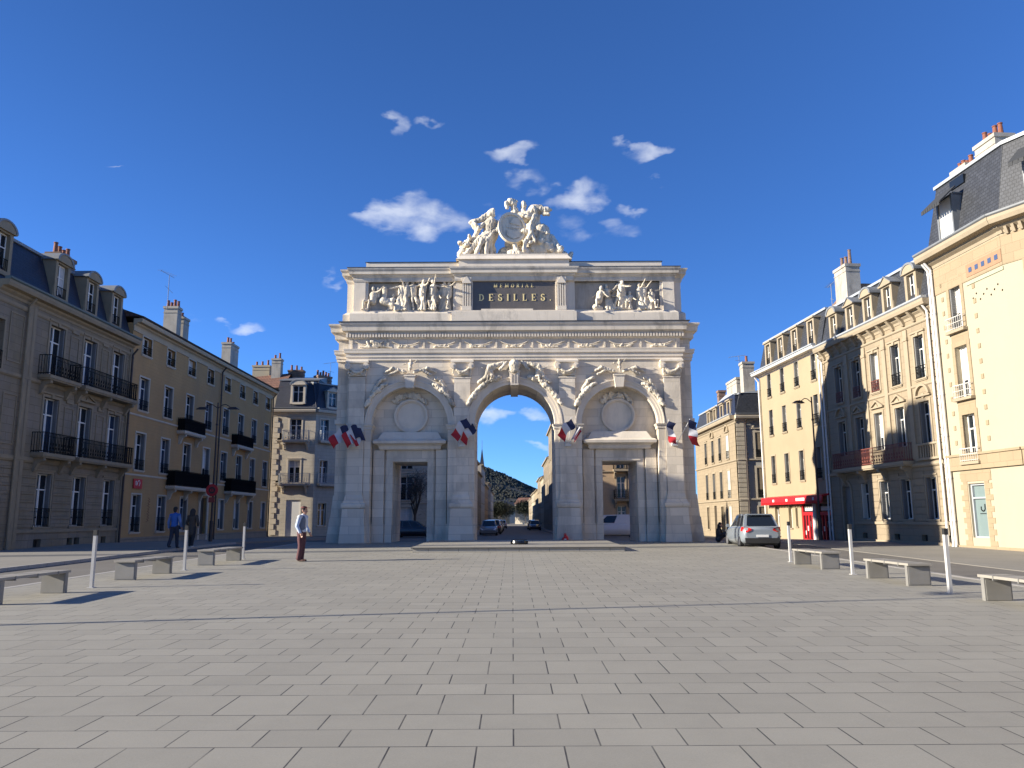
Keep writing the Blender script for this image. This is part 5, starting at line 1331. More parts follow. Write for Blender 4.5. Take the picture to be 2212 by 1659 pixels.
g.window(1.9, 6.2, .9, 1.95, 'r', 0, sur=.16, sm=B['trimB'], ped='arc'); g.window(1.9, 3.1, .9, 2.3, 'r', 0, sur=.16, sm=B['trimB']); g.window(1.9, .4, .9, 2.0, '', 0, sur=.1, sm=B['trimB'])
g.wall(0, 8, -.1, 9.2, mat('grey_plaster', (.40, .39, .36), .9, .08, 1, stain=((.3, .29, .27), .3, .6)), 4, name='side_wall')
q = g.mb(); z = .3
while z < 8.8: q.box(0, .62, -.05, .02, z, z + .32); z += .36
q.build('quoins', B['stoneC'], d_); g.pipe(.72, .3, 8.8, B['pipeb'], out=.08)
g.band(0, 8, 2.9, 3.05, .1, B['trimB']); g.band(0, 8, 5.95, 6.1, .1, B['trimB']); g.cornice(-.1, 8, 8.9, 9.5, .5, B['trimB'], gutter=B['lead2']); g.mansard(0, 8, 9.6, 11.3, 0, .5, B['slateb'], 6, .3, B['zinc'])
f.chimney(13.0, 1.4, 10.5, 13.9, .9, .9, 1, m=B['chim']); f.chimney(10.5, 1.2, 10.8, 12.9, 3.0, .8, 0, m=B['chim']); f.chimney(6.8, .9, 10.5, 12.6, .6, .6, 0, m=B['brick']); g.antenna(.9, 1.3, 13.6, .9, .8)
q = g.mb(); q.box(1.55, 1.95, -.5, -.45, 1.5, 1.75); q.box(.85, 1.3, -.5, -.45, 1.45, 1.75); q.cyl((1.1, -.42, 0), (1.1, -.42, 1.8), .03, .03, 6); q.build('blue_street_sign', mat('sign_blue', (.02, .12, .45), .5, .05, 5), d_)

# ---- houses seen through the openings and down the street --------------------------
h_ = bframe('grey_house', -22.2, 80.5, 0, 'shaded grey house seen through the left doorway of the arch', 'house')
f = Fac(h_)
for xc in (1.5, 4.6, 8.0, 11.55, 14.8):
    f.window(xc, 6.55, 1.2, 2.2, 'r', 0, sur=.14, sm=B['trimB']); f.window(xc, 3.45, 1.25, 2.35, 'R', 1, sur=.14, sm=B['trimB'], ped='cap'); f.window(xc, .75, 1.2, 2.0, '', 3 if xc > 11 else 1, sur=.12, sm=B['trimB'])
f.wall(0, 17.1, -.1, 9.6, B['stoneC'], 20); f.cornice(-.1, 17.2, 9.3, 9.9, .4, B['trimB']); f.band(0, 17.1, 3.1, 3.25, .08, B['trimB']); f.band(0, 17.1, 6.1, 6.25, .08, B['trimB'])
f.mansard(0, 17.1, 9.9, 11.8, 0, .6, B['slate'], 19, .4)
i_ = bframe('peach_house', 6.8, 82, 0, 'peach stone house with iron balconies seen through the right doorway of the arch', 'house')
f = Fac(i_)
pe = mat('peach_stone', (.44, .315, .195), .88, .08, 1.2, joint=(.9, .35, .01, .2), stain=((.35, .26, .18), .3, .7))
for xc in (1.7, 4.3, 6.6):
    f.window(xc, 6.6, .85, 2.1, '', 0, sur=.14); f.window(xc, 3.6, .85, 2.2, '', 1, sur=.14, ped='cap', sill=0); f.window(xc, .9, .85, 1.9, '', 1, sur=.12)
f.wall(0, 9.5, -.1, 10.2, pe, 18); f.balcony(3.5, 5.3, 3.5, .6, brackets=(3.7, 5.1)); f.balcony(3.5, 5.3, 6.5, .6, brackets=(3.7, 5.1)); f.band(0, 9.5, 6.2, 6.35, .1)
f.cornice(-.1, 9.6, 9.9, 10.5, .4); f.mansard(0, 9.5, 10.5, 12.2, 0, .6, B['slate'], 17, .3)
q = f.mb(); q.box(5.35, 5.65, -.12, .02, 0, 9.9); q.box(0, .35, -.08, .02, 0, 9.9); q.build('pilaster', B['trimF'], i_)
def row_house(x, y, ang, L, H, wm, rm, label, grp, nwin=4, dep=8, roofh=2.0, fl=3):
    o = bframe('terraced_house', x, y, ang, label, 'house', grp); F = Fac(o)
    for i in range(nwin):
        for k in range(fl): F.window(L * (i + .5) / nwin, .9 + k * (H - .6) / fl, .95, (H / fl) * .56, 's' if k else '', (i + k) % 4, sill=.08)
    F.wall(0, L, -.6, H, wm, dep); F.cornice(0, L, H - .3, H + .05, .35, B['trimF'])
    q = F.mb(); q.add([(0, -.3, H + .06), (L, -.3, H + .06), (L, dep / 2, H + roofh), (0, dep / 2, H + roofh), (L, dep + .2, H + .06), (0, dep + .2, H + .06)], [(0, 1, 2, 3), (3, 2, 4, 5), (0, 3, 5), (1, 4, 2)]); q.build('roof', rm, o)
    F.chimney(L * .3, dep * .35, H + .5, H + roofh + 1.0, .9, .6, 2)
    return o
GL = 'houses down the street beyond the arch'
yL = 101.0
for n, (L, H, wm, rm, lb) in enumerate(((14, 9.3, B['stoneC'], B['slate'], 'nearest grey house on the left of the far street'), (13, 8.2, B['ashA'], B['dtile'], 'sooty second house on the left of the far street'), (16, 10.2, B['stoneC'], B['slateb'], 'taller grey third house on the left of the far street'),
                                        (18, 7.6, B['ochre'], B['tile'], 'low ochre fourth house on the left of the far street'), (22, 8.8, B['ashA'], B['slate'], 'sooty fifth house on the left of the far street'), (26, 7.8, B['stoneC'], B['tile'], 'last grey house on the left of the far street'))):
    row_house(-5.0, yL, PI / 2, L, H, wm, rm, lb, GL, max(2, int(L / 3.5))); yL += L + .05
yR = 99.5  # the two nearest right-hand houses take the dark limestone
for n, (L, H, wm, rm, lb) in enumerate(((17, 13.6, B['ashA'], B['slateb'], 'tall dark nearest house on the right of the far street'), (20, 10.4, B['ashA'], B['slate'], 'second dark house on the right of the far street'), (15, 8.6, B['white'], B['slate'], 'pale third house on the right of the far street'),
                                        (18, 9.2, B['stoneF'], B['slateb'], 'stone fourth house on the right of the far street'), (24, 7.6, B['cream'], B['tile'], 'cream fifth house on the right of the far street'), (30, 7.8, B['white'], B['tile'], 'pale sixth house on the right of the far street'), (40, 7.2, B['stoneF'], B['tile'], 'last low stone house on the right of the far street'))):
    row_house(5.3, yR + L, -PI / 2, L, H, wm, rm, lb, GL, max(2, int(L / 3.5))); yR += L + .05
# ---- houses round the rest of the square (outside the frame, they close off the horizon) ----
GS = 'houses round the near side of the square'
for n, (x, y, ang, L, H, wm, lb) in enumerate(((-14, -42, PI, 18, 13, B['stoneF'], 'stone house behind the camera, left of the middle'), (6, -42, PI, 20, 14, B['cream'], 'cream house behind the camera'), (26, -42, PI, 20, 13, B['stoneC'], 'grey house behind the camera at the right'),
                                               (29, 8, -PI / 2, 18, 14, B['cream'], 'cream house beside the camera on the right'), (29, -10, -PI / 2, 18, 13, B['stoneF'], 'stone house beside the camera on the right'))):
    row_house(x, y, ang, L, H, wm, B['slate'], lb, GS, 4, 9, 3, 4)
# added unseen tank left of the frame, there to shade the stone house
t = thing('shadow_caster', (-25.5, 30.9, .2), 0, 'unseen added shadow caster, a square block on four slender legs beyond the left edge', 'shadow caster')
q = MB(); q.box(-1.8, 1.8, -2.1, 1.9, 14.6, 20.9); q.box(-1.6, 1.6, -2.0, -.2, 20.9, 22.2); q.build('caster_block', B['stoneC'], t)
for x in (-1.6, 1.6):
    for y in (-1.9, 1.7):
        q = MB(); q.box(x - .13, x + .13, y - .13, y + .13, -.2, 14.6); q.build('leg', B['stoneC'], t)

# ---- hill, far town, trees -------------------------------------------------------------
def hill():
    mb = MB(); xs = [-700 + 22 * i for i in range(60)]; rows = [(900, 0.0), (980, .16), (1070, .36), (1160, .58), (1250, .78), (1340, .93), (1420, 1.0), (1500, .97), (1620, .7)]
    def prof(x):
        pts = [(-700, 40), (-300, 80), (-120, 98), (-46, 95), (-30, 88), (-14, 82), (10, 70), (47, 51), (90, 34), (160, 22), (300, 30), (450, 18), (620, 12)]
        for (a, za), (b, zb) in zip(pts, pts[1:]):
            if a <= x <= b: return za + (zb - za) * (x - a) / (b - a)
        return 12
    vs = []
    for y, k in rows:
        for x in xs: vs.append((x, y, -4 + prof(x) * k * (1 if k < 1 else 1) + 5 * noise.noise(Vector((x * .012, y * .012, 0))) * min(1, k * 2)))
    nx = len(xs); fs = [(j * nx + i, j * nx + i + 1, (j + 1) * nx + i + 1, (j + 1) * nx + i) for j in range(len(rows) - 1) for i in range(nx - 1)]
    mb.add(vs, fs)
    o = mb.build('hill', mat('hill_ground', (.03, .028, .02), .95, .25, .02, col2=(.04, .036, .024)), smooth=True); tag(o, kind='structure')
    # woods on the slope: one far-off mass
    r_ = random.Random(4); mb = MB()
    for k in range(12000):
        x = r_.uniform(-240, 300); j = r_.random(); y = 900 + 520 * j
        idx = min(len(rows) - 2, max(i for i in range(len(rows)) if rows[i][0] <= y)); a, b = rows[idx], rows[idx + 1]; kk = a[1] + (b[1] - a[1]) * (y - a[0]) / (b[0] - a[0])
        if noise.noise(Vector((x * .018, y * .018, 3))) < -.22 and y < 1200: continue
        z = -4 + prof(x) * kk + 5 * noise.noise(Vector((x * .012, y * .012, 0))) * min(1, kk * 2)
        h_ = r_.uniform(1.6, 3.4); w_ = r_.uniform(1.8, 3.6)
        p = [(x + w_ * math.cos(t), y + w_ * math.sin(t), z + h_ * .35) for t in (0, 1.26, 2.5, 3.77, 5.0)]
        mb.add([(x, y, z - 2)] + p + [(x + r_.uniform(-1, 1), y, z + h_)], [(0, 1 + (i + 1) % 5, 1 + i) for i in range(5)] + [(6, 1 + i, 1 + (i + 1) % 5) for i in range(5)])
    w_ = mb.build('hill_woods', mat('woods', (.024, .029, .024), .95, .4, .05, col2=(.032, .030, .022)))
    tag(w_, 'dark bare woods covering the hill beyond the far street', 'woods', kind='stuff')
hill()
ft = 'small far houses at the foot of the hill'
spots = [(-14, 330), (-6, 345), (8, 322), (16, 352), (-24, 372), (2, 395), (-12, 420), (20, 410), (-34, 440), (10, 470), (-4, 500), (30, 480), (-22, 530), (0, 560), (18, 600), (-40, 610), (-12, 660), (34, 640)]
names = ('white', 'cream', 'grey', 'pale', 'tan', 'dull white')
for i, (x, y) in enumerate(spots):
    r_ = random.Random(i); W = r_.uniform(7, 12); H = r_.uniform(5, 8); z = -.6 + max(0, (y - 380) * .018)
    t = thing('far_house', (x, y, z), r_.uniform(-.5, .5), 'tiny %s %s house at the foot of the hill, %s' % (('white', 'cream', 'grey')[i % 3], ('red roofed', 'dark roofed')[i % 2], ('in the nearest cluster', 'in the middle cluster', 'in the farthest cluster')[i // 6]), 'house', ft)
    q = MB(); q.box(-W / 2, W / 2, -4, 4, -2, H); q.build('wall', (B['white'], B['cream'], B['stoneC'])[i % 3], t)
    q = MB(); q.prism([(-4.5, H), (4.5, H), (0, H + 2.6)], -W / 2 - .3, W / 2 + .3, axis='x'); q.build('roof', (B['tile'], B['slate'])[i % 2], t)
    for k in (-2, 0, 2):
        q = MB(); q.box(k * W / 6 - .4, k * W / 6 + .4, -4.03, -3.97, H * .5, H * .5 + 1.3); q.build('window', G_DARK, t)
m_bark = mat('bark', (.075, .06, .048), .9, .2, 8); m_leaf = mat('leaf_green', (.028, .034, .02), .8, .35, 3); m_twig = mat('twigs', (.07, .055, .045), .9, .2, 5)
def tree(x, y, h, seed, label, bare=True, crown=1.0, group=None, cr=1.6):
    r_ = random.Random(seed); t = thing('tree', (x, y, gz(y) - .12), r_.uniform(0, 6), label, 'tree', group)
    q = MB(); tips = []
    def br(p, d, L, r, lv):
        e = p + d * L; q.cyl(p, e, r, r * .68, 6 if lv < 2 else 4, cap=False)
        if lv >= 4: tips.append(e); return
        for k in range(3 if lv else 5):
            a = r_.uniform(0, 2 * PI); sp = r_.uniform(.35, .75) if lv else r_.uniform(.3, .6)
            o = d.orthogonal().normalized(); n = (d + (o * math.cos(a) + d.cross(o) * math.sin(a)) * sp).normalized(); n.z = abs(n.z) * .8 + .2
            br(p + d * L * r_.uniform(.75, 1), n.normalized(), L * r_.uniform(.55, .8), r * .55, lv + 1)
        tips.append(e)
    br(Vector((0, 0, 0)), Vector((.02, 0, 1)).normalized(), h * .38, h * .022, 0)
    q.build('trunk', m_bark, t)
    q = MB()
    for e in tips:
        for k in range(6 if bare else 26):
            c = e + Vector((r_.gauss(0, 1), r_.gauss(0, 1), r_.gauss(0, .8))) * (.12 * h if not bare else .05 * h)
            s_ = .11 * h / 6 if not bare else .012; a = Vector((r_.uniform(-1, 1), r_.uniform(-1, 1), r_.uniform(-1, 1))).normalized(); b = a.orthogonal().normalized()
            L2 = s_ * 1.6 if not bare else .05 * h
            q.add([tuple(c - a * L2 - b * s_), tuple(c + a * L2 - b * s_ * .4), tuple(c + a * L2 + b * s_ * .4), tuple(c - a * L2 + b * s_)], [(0, 1, 2, 3)])
    q.build('crown', m_twig if bare else m_leaf, t)
    return t
tree(-9.2, 76.0, 6.4, 3, 'bare young tree seen through the left doorway of the arch')
for i, (x, y, h, bare) in enumerate(((-4.1, 215, 6, False), (-3.9, 232, 7, True), (-3.6, 262, 7, False), (4.9, 300, 8, False), (-2.4, 318, 7, False), (1.0, 430, 9, False), (9, 440, 9, False), (-16, 400, 10, False))):
    tree(x, y, h, 30 + i, ('dark leafy street tree nearest on the left of the far street', 'bare street tree second on the left of the far street', 'leafy street tree third on the left of the far street', 'leafy street tree alone on the right of the far street', 'leafy tree at the left end of the far street', 'round leafy tree closing the middle of the far street', 'round leafy tree at the right end of the far street', 'tall leafy tree among far houses left of the street end')[i], bare, group='trees along the far street')
# church spire over the left roofs
t = thing('church_spire', (-6.0, 158, 0), 0, 'thin dark church spire rising over roofs on the left of the far street', 'spire')
q = MB(); q.box(-.6, .6, -.6, .6, 0, 10.2); q.build('tower', B['ashA'], t)
q = MB(); q.add([(-.65, -.65, 10.2), (.65, -.65, 10.2), (.65, .65, 10.2), (-.65, .65, 10.2), (0, 0, 15.6)], [(0, 1, 4), (1, 2, 4), (2, 3, 4), (3, 0, 4), (0, 3, 2, 1)]); q.cyl((0, 0, 15.4), (0, 0, 17.0), .05, .03, 5)
q.build('spire_roof', B['slateb'], t)

# ---- vehicles --------------------------------------------------------------------------
m_tyre = mat('tyre', (.015, .015, .015), .9, .1, 9); m_rim = mat('wheel_rim', (.35, .35, .36), .35, .05, 9, metal=.7); m_black = mat('black_plastic', (.02, .02, .02), .6, .1, 9)
m_tail = mat('tail_lamp', (.45, .01, .01), .25, .05, 9); m_head = mat('head_lamp', (.6, .6, .62), .15, .05, 9); m_plate = mat('number_plate', (.62, .62, .60), .5, .03, 9)
def paint(name, c):
    m = mat(name, c, .28, .02, 2, spec=.6)
    m.node_tree.nodes['Principled BSDF'].inputs['Coat Weight'].default_value = .6
    return m
def car(name, loc, rz, pm, label, cat='car', group=None, L=4.1, W=1.74, H=1.5, kind='hatch'):
    """+x is the nose"""
    t = thing(name, loc, rz, label, cat, group); hl = L / 2; hw = W / 2; bh = .92 if kind != 'van' else 1.12
    # body: stations along the length (x, half width, sill, belt)
    st = [(-hl, .78, .42, bh - .14), (-hl + .08, .9, .30, bh - .02), (-hl + .35, .98, .22, bh + .0), (-hl * .45, 1.0, .20, bh), (0, 1.0, .20, bh - .01), (hl * .42, 1.0, .20, bh - .03), (hl * .62, .99, .21, bh - .06), (hl - .32, .95, .24, bh - .18), (hl - .07, .86, .30, bh - .30), (hl, .72, .36, bh - .42)]
    mb = MB(); ring = []
    for x, k, s0, b0 in st:
        w = hw * k; ring.append([(x, -w * .86, s0), (x, -w * .98, s0 + .12), (x, -w, (s0 + b0) / 2 - .02), (x, -w * .965, b0 - .10), (x, -w * .88, b0), (x, 0, b0 + .035), (x, w * .88, b0), (x, w * .965, b0 - .10), (x, w, (s0 + b0) / 2 - .02), (x, w * .98, s0 + .12), (x, w * .86, s0)])
    n = 11; vs = [p for r in ring for p in r]
    fs = [(i * n + k, i * n + (k + 1) % n, (i + 1) * n + (k + 1) % n, (i + 1) * n + k) for i in range(len(ring) - 1) for k in range(n)] + [tuple(range(n)), tuple(range(len(vs) - 1, len(vs) - n - 1, -1))]
    mb.add(vs, fs); body = mb.build('body', pm, t, smooth=True)
    for p in body.data.polygons:
        if len(p.vertices) > 4: p.use_smooth = False
    # cabin: glasshouse with pillars and roof
    if kind == 'hatch': gb = [(-hl + .12, bh - .02), (hl * .50, bh - .05)]; gt = [(-hl + .55, H - .05), (hl * .06, H - .03)]
    elif kind == 'van': gb = [(-hl + .05, bh), (hl * .62, bh)]; gt = [(-hl + .12, H), (hl * .30, H)]
    else: gb = [(-hl + .35, bh), (hl * .48, bh)]; gt = [(-hl + .95, H), (hl * .06, H)]
    wb, wt = hw * .86, hw * .68
    def Q(s, tt, side, out=0):  # s along (0 rear..1 front), tt up
        x = (gb[0][0] + (gb[1][0] - gb[0][0]) * s) * (1 - tt) + (gt[0][0] + (gt[1][0] - gt[0][0]) * s) * tt
        z = gb[0][1] + (gb[1][1] - gb[0][1]) * s; z = z + ((gt[0][1] + .04 * math.sin(PI * s)) - z) * tt
        return (x, side * ((wb + (wt - wb) * tt) + out), z)
    q = MB()
    q.add([Q(0, 0, -1), Q(1, 0, -1), Q(1, 1, -1), Q(.5, 1, -1), Q(0, 1, -1), Q(0, 0, 1), Q(1, 0, 1), Q(1, 1, 1), Q(.5, 1, 1), Q(0, 1, 1)],
          [(0, 1, 2, 3, 4), (9, 8, 7, 6, 5), (4, 3, 8, 9), (3, 2, 7, 8), (1, 6, 7, 2), (0, 4, 9, 5)])
    q.build('cabin', pm, t)
    for sd in (-1, 1):
        for a, b in ((.07, .30), (.33, .58), (.61, .93)):
            if kind == 'van' and a < .5: continue
            q = MB(); hi = .88; q.add([Q(a, .12, sd, .008), Q(b, .12, sd, .008), Q(min(b, .90), hi, sd, .008), Q(a + .02, hi, sd, .008)], [(0, 1, 2, 3)]); q.build('side_window', G_DARK, t)
    def endglass(s, x_out, name):
        q = MB(); e = .012 * x_out; a, b, c, d = Q(s, .12, -.84), Q(s, .12, .84), Q(s, .9, .82), Q(s, .9, -.82)
        q.add([(p[0] + e * 2, p[1], p[2] + .01) for p in (a, b, c, d)], [(0, 1, 2, 3)]); q.build(name, G_DARK, t)
    endglass(1, 1, 'windscreen'); 
    if kind != 'van': endglass(0, -1, 'rear_window')
    q = MB(); q.box(gt[0][0] - .16, gt[0][0] + .1, -wt * .9, wt * .9, H - .06, H - .015); q.build('spoiler', pm, t)
    for x, nm in ((-hl - .02, 'rear_bumper'), (hl - .12, 'front_bumper')):
        q = MB(); q.frus((x + .02, x + .12, -hw * .80, hw * .80, .24), (x, x + .14, -hw * .84, hw * .84, .46)); q.build(nm, m_black if nm[0] == 'r' else pm, t)
    q = MB(); q.box(-hl - .035, -hl - .018, -.26, .26, .50, .60); q.build('number_plate', m_plate, t)
    for sd in (-1, 1):
        q = MB(); q.add([(-hl + .0, sd * hw * .50, .78), (-hl - .01, sd * hw * .74, .70), (-hl + .32, sd * hw * .975, .76), (-hl + .28, sd * hw * .93, .93), (-hl + .02, sd * hw * .76, .93), (-hl + .0, sd * hw * .52, .86)], [(0, 1, 2, 3, 4, 5)]); q.v = [(v[0] - .025, v[1] * 1.012, v[2]) for v in q.v]
        q.build('tail_lamp', m_tail, t)
        q = MB(); q.add([(hl - .02, sd * hw * .52, .55), (hl - .05, sd * hw * .74, .56), (hl - .38, sd * hw * .97, .70), (hl - .36, sd * hw * .93, .78), (hl - .12, sd * hw * .7, .68)], [(0, 1, 2, 3, 4)]); q.v = [(v[0] + .02, v[1] * 1.01, v[2] + .01) for v in q.v]
        q.build('headlight', m_head, t)
        q = MB(); q.frus((hl * .36, hl * .42, min(sd * hw * .93, sd * hw * 1.12), max(sd * hw * .93, sd * hw * 1.12), bh - .02), (hl * .36, hl * .41, min(sd * hw * .95, sd * hw * 1.1), max(sd * hw * .95, sd * hw * 1.1), bh + .12)); q.build('wing_mirror', pm, t)
        for x in (-hl + .72, hl - .75):
            q = MB(); q.cyl((x, sd * (hw - .2), .31), (x, sd * (hw - .015), .31), .31, .31, 20); wh = q.build('tyre', m_tyre, t)
            q = MB(); q.cyl((x, sd * (hw - .03), .31), (x, sd * (hw - .005), .31), .2, .19, 16); q.build('rim', m_rim, wh)
    q = MB(); q.box(-hl + .3, hl - .3, -hw * .8, hw * .8, .14, .25); q.build('underbody', m_black, t)
    return t
p_sil = paint('silver_paint', (.20, .225, .25)); p_dk = paint('dark_paint', (.02, .022, .03)); p_wh = paint('white_paint', (.62, .62, .62)); p_bl = paint('blue_paint', (.03, .06, .14)); p_gr = paint('grey_paint', (.14, .145, .15))
car('hatchback', (10.85, 36.8, gz(36.8) - .10), R(86), p_sil, 'silver hatchback with tail lamps towards the camera, stopped on the right road', 'car')
pk = 'cars parked along the far street'
for n, (x, y, pm, kd, lb) in enumerate(((-2.35, 80, p_gr, 'hatch', 'grey car parked nearest on the left of the far street'), (-2.1, 88, p_dk, 'sedan', 'black car parked second on the left of the far street'), (-2.1, 96, p_wh, 'hatch', 'white car parked third on the left of the far street'),
                                        (-2.1, 105, p_dk, 'hatch', 'dark hatchback parked fourth on the left of the far street'), (-2.1, 117, p_bl, 'sedan', 'blue car parked fifth on the left of the far street'), (-1.9, 150, p_wh, 'sedan', 'far white car on the left of the street'), (3.3, 120, p_dk, 'hatch', 'black car parked on the right of the far street'), (3.3, 134, p_gr, 'sedan', 'grey saloon parked farther on the right of the street'))):
    car('parked_car', (x, y, gz(y) - .10), R(90 if n % 2 else -90), pm, lb, 'car', pk, kind=kd)
car('parked_car', (-8.6, 71.0, gz(71) - .10), R(0), p_dk, 'black car parked across behind the left doorway', 'car', 'cars parked behind the arch')
car('parked_car', (-12.9, 71.4, gz(71) - .10), R(0), p_bl, 'dark blue car parked left behind the left doorway', 'car', 'cars parked behind the arch', kind='sedan')
car('delivery_van', (8.2, 66.5, gz(66) - .10), R(180), p_wh, 'white van standing across behind the right doorway', 'van', L=4.8, W=1.85, H=1.85, kind='van')

# ---- benches and posts -------------------------------------------------------------------
m_bsteel = mat('brushed_bench_metal', (.22, .212, .195), .5, .12, 3, metal=.15, stain=((.2, .19, .17), .4, 1.5)); m_seat = mat('bench_slab', (.27, .25, .215), .6, .1, 4, speck=.1)
def bench(x, y0, y1, label, seat_dx=0):
    ym = (y0 + y1) / 2; t = thing('bench', (x, ym, gz(ym)), 0, label, 'bench', 'slab benches edging the square')
    for y in (y0 - ym, y1 - ym):
        q = MB(); q.box(-.24, .24, y - .05, y + .05, -.03, .405); q.box(-.215, .215, y - .058, y - .05, .02, .37); q.build('leg', m_bsteel, t)
    L2 = (y1 - y0) / 2 + .12; q = MB(); q.box(-.25, .25, -L2, L2, .408, .455); s_ = q.build('seat', m_seat, t)
    for k in (-.6, 0, .6):
        q = MB(); q.box(-.262, .262, k * L2 - .012, k * L2 + .012, .38, .462); q.build('strap', m_bsteel, s_)
    return t
bl_ = ('left bench nearest the camera, cut by the frame edge', 'second bench on the left side, between the nearest two posts', 'third and farthest bench on the left side')
for (a, b), lb in zip(((14.4, 16.45), (19.45, 21.45), (24.5, 26.9)), bl_): bench(-9.22, a, b, lb)
bl_ = ('right bench nearest the camera, cut by the frame edge', 'second bench on the right side, beside the nearest right post', 'third and farthest bench on the right side')
for (a, b), lb in zip(((12.3, 14.4), (17.15, 19.05), (21.85, 23.9)), bl_): bench(8.5, a, b, lb)
m_post = mat('post_white_metal', (.46, .45, .43), .4, .08, 4, metal=.1)
PT = [(-9.03, 17.55, 'left post nearest the camera between first and second bench'), (-9.1, 22.6, 'left post between second and third bench'), (-9.16, 27.65, 'farthest left post just past the third bench'),
      (8.35, 15.65, 'right post nearest the camera beside the nearest right bench'), (8.39, 20.15, 'right post between second and third bench'), (8.51, 24.95, 'farthest right post before the silver hatchback')]
for x, y, lb in PT:
    t = thing('post', (x, y, gz(y)), 0, 'slim white metal ' + lb, 'post', 'slim white posts edging the square')
    q = MB(); q.box(-.026, .026, -.04, .04, -.02, 1.1); q.box(-.036, -.026, -.04, .04, -.02, 1.12); q.build('shaft', m_post, t)
    q = MB(); q.box(-.038, .038, -.045, .045, 1.1, 1.22); q.build('cap', m_black, t)
    q = MB(); q.box(-.07, .07, -.08, .08, -.01, .012); q.build('foot_plate', m_post, t)

# ---- lamps, signs -----------------------------------------------------------------------
m_lamp = mat('lamp_bronze', (.045, .03, .028), .5, .1, 6); m_lg = mat('lamp_lens', (.35, .35, .33), .3, .05, 6)
def lamp(x, y, h, label, arms, rz=0):
    t = thing('street_lamp', (x, y, gz(y)), rz, label, 'street lamp', 'tall street lamps')
    q = MB(); q.cyl((0, 0, -.05), (0, 0, 1.2), .11, .10, 12); q.cyl((0, 0, 1.2), (0, 0, h), .06, .04, 12); q.cyl((0, 0, h - 1.4), (0, 0, h - 1.3), .075, .075, 12); q.build('pole', m_lamp, t)
    for sx in arms:
        q = MB(); q.tube([(0, 0, h - .35), (sx * .3, 0, h - .14), (sx * .5, 0, h - .12), (sx * .75, 0, h - .28)], .025, 6); a_ = q.build('arm', m_lamp, t)
        q = MB(); q.frus((min(sx * .6, sx * 1.3), max(sx * .6, sx * 1.3), -.16, .16, h - .42), (min(sx * .75, sx * 1.1), max(sx * .75, sx * 1.1), -.08, .08, h - .28)); q.build('lamp_head', m_lamp, a_)
        q = MB(); q.box(*sorted((sx * .7, sx * 1.2)), -.11, .11, h - .44, h - .42); q.build('lens', m_lg, a_)
    return t
lamp(-17.9, 48, 8.3, 'tall dark double armed lamp in front of the ochre house', (-1, 1), R(0))
lamp(17.55, 46.2, 8.2, 'single armed street lamp in front of the cream and stone houses', (-1,), R(20))
lamp(-15, 10.4, 8.4, 'tall street lamp beyond the left edge whose long thin shadow crosses the paving', (1,), R(60))
t = thing('round_sign', (-17.9, 47.8, gz(48) + 3.0), 0, 'round red road sign on the double armed lamp pole', 'road sign')
q = MB(); q.cyl((0, 0, 0), (0, .03, 0), .36, .36, 28); q.build('disc', _mats['sign_red'], t)
q = MB(); q.ring(0, 0, .1, .2, -.008, .0, 0, 2 * PI, 24); q.box(-.03, .03, -.012, .0, -.08, .08); q.build('symbol', m_lamp, t)
q = MB(); q.box(-.18, .18, .0, .02, -.72, -.42); q.build('lower_plate', mat('faded_red', (.28, .05, .04), .6, .1, 5), t)
# litter bag by the pier
t = thing('red_bag', (2.62, 40.42, gz(40.4)), 0, 'crumpled bright red bag on the ground against the pedestal right of the central opening', 'bag')
blob('sack', [((-.02, 0, .12), (.03, 0, .2), .15, .13), ((.02, 0, .28), (.0, 0, .38), .08, .04), ((-.12, .02, .08), (.13, -.02, .08), .08, .08)], .015, mat('red_nylon', (.65, .02, .02), .5, .1, 6), t, .015, 9)
q = MB(); q.tube([(-.06, -.02, .34), (-.05, -.02, .44), (.03, -.02, .46), (.06, -.02, .35)], .012, 5); q.build('handle', _mats['red_nylon'], t)
q = MB(); q.box(-.07, .05, -.158, -.15, .1, .2); q.build('label', B['wood'], t)

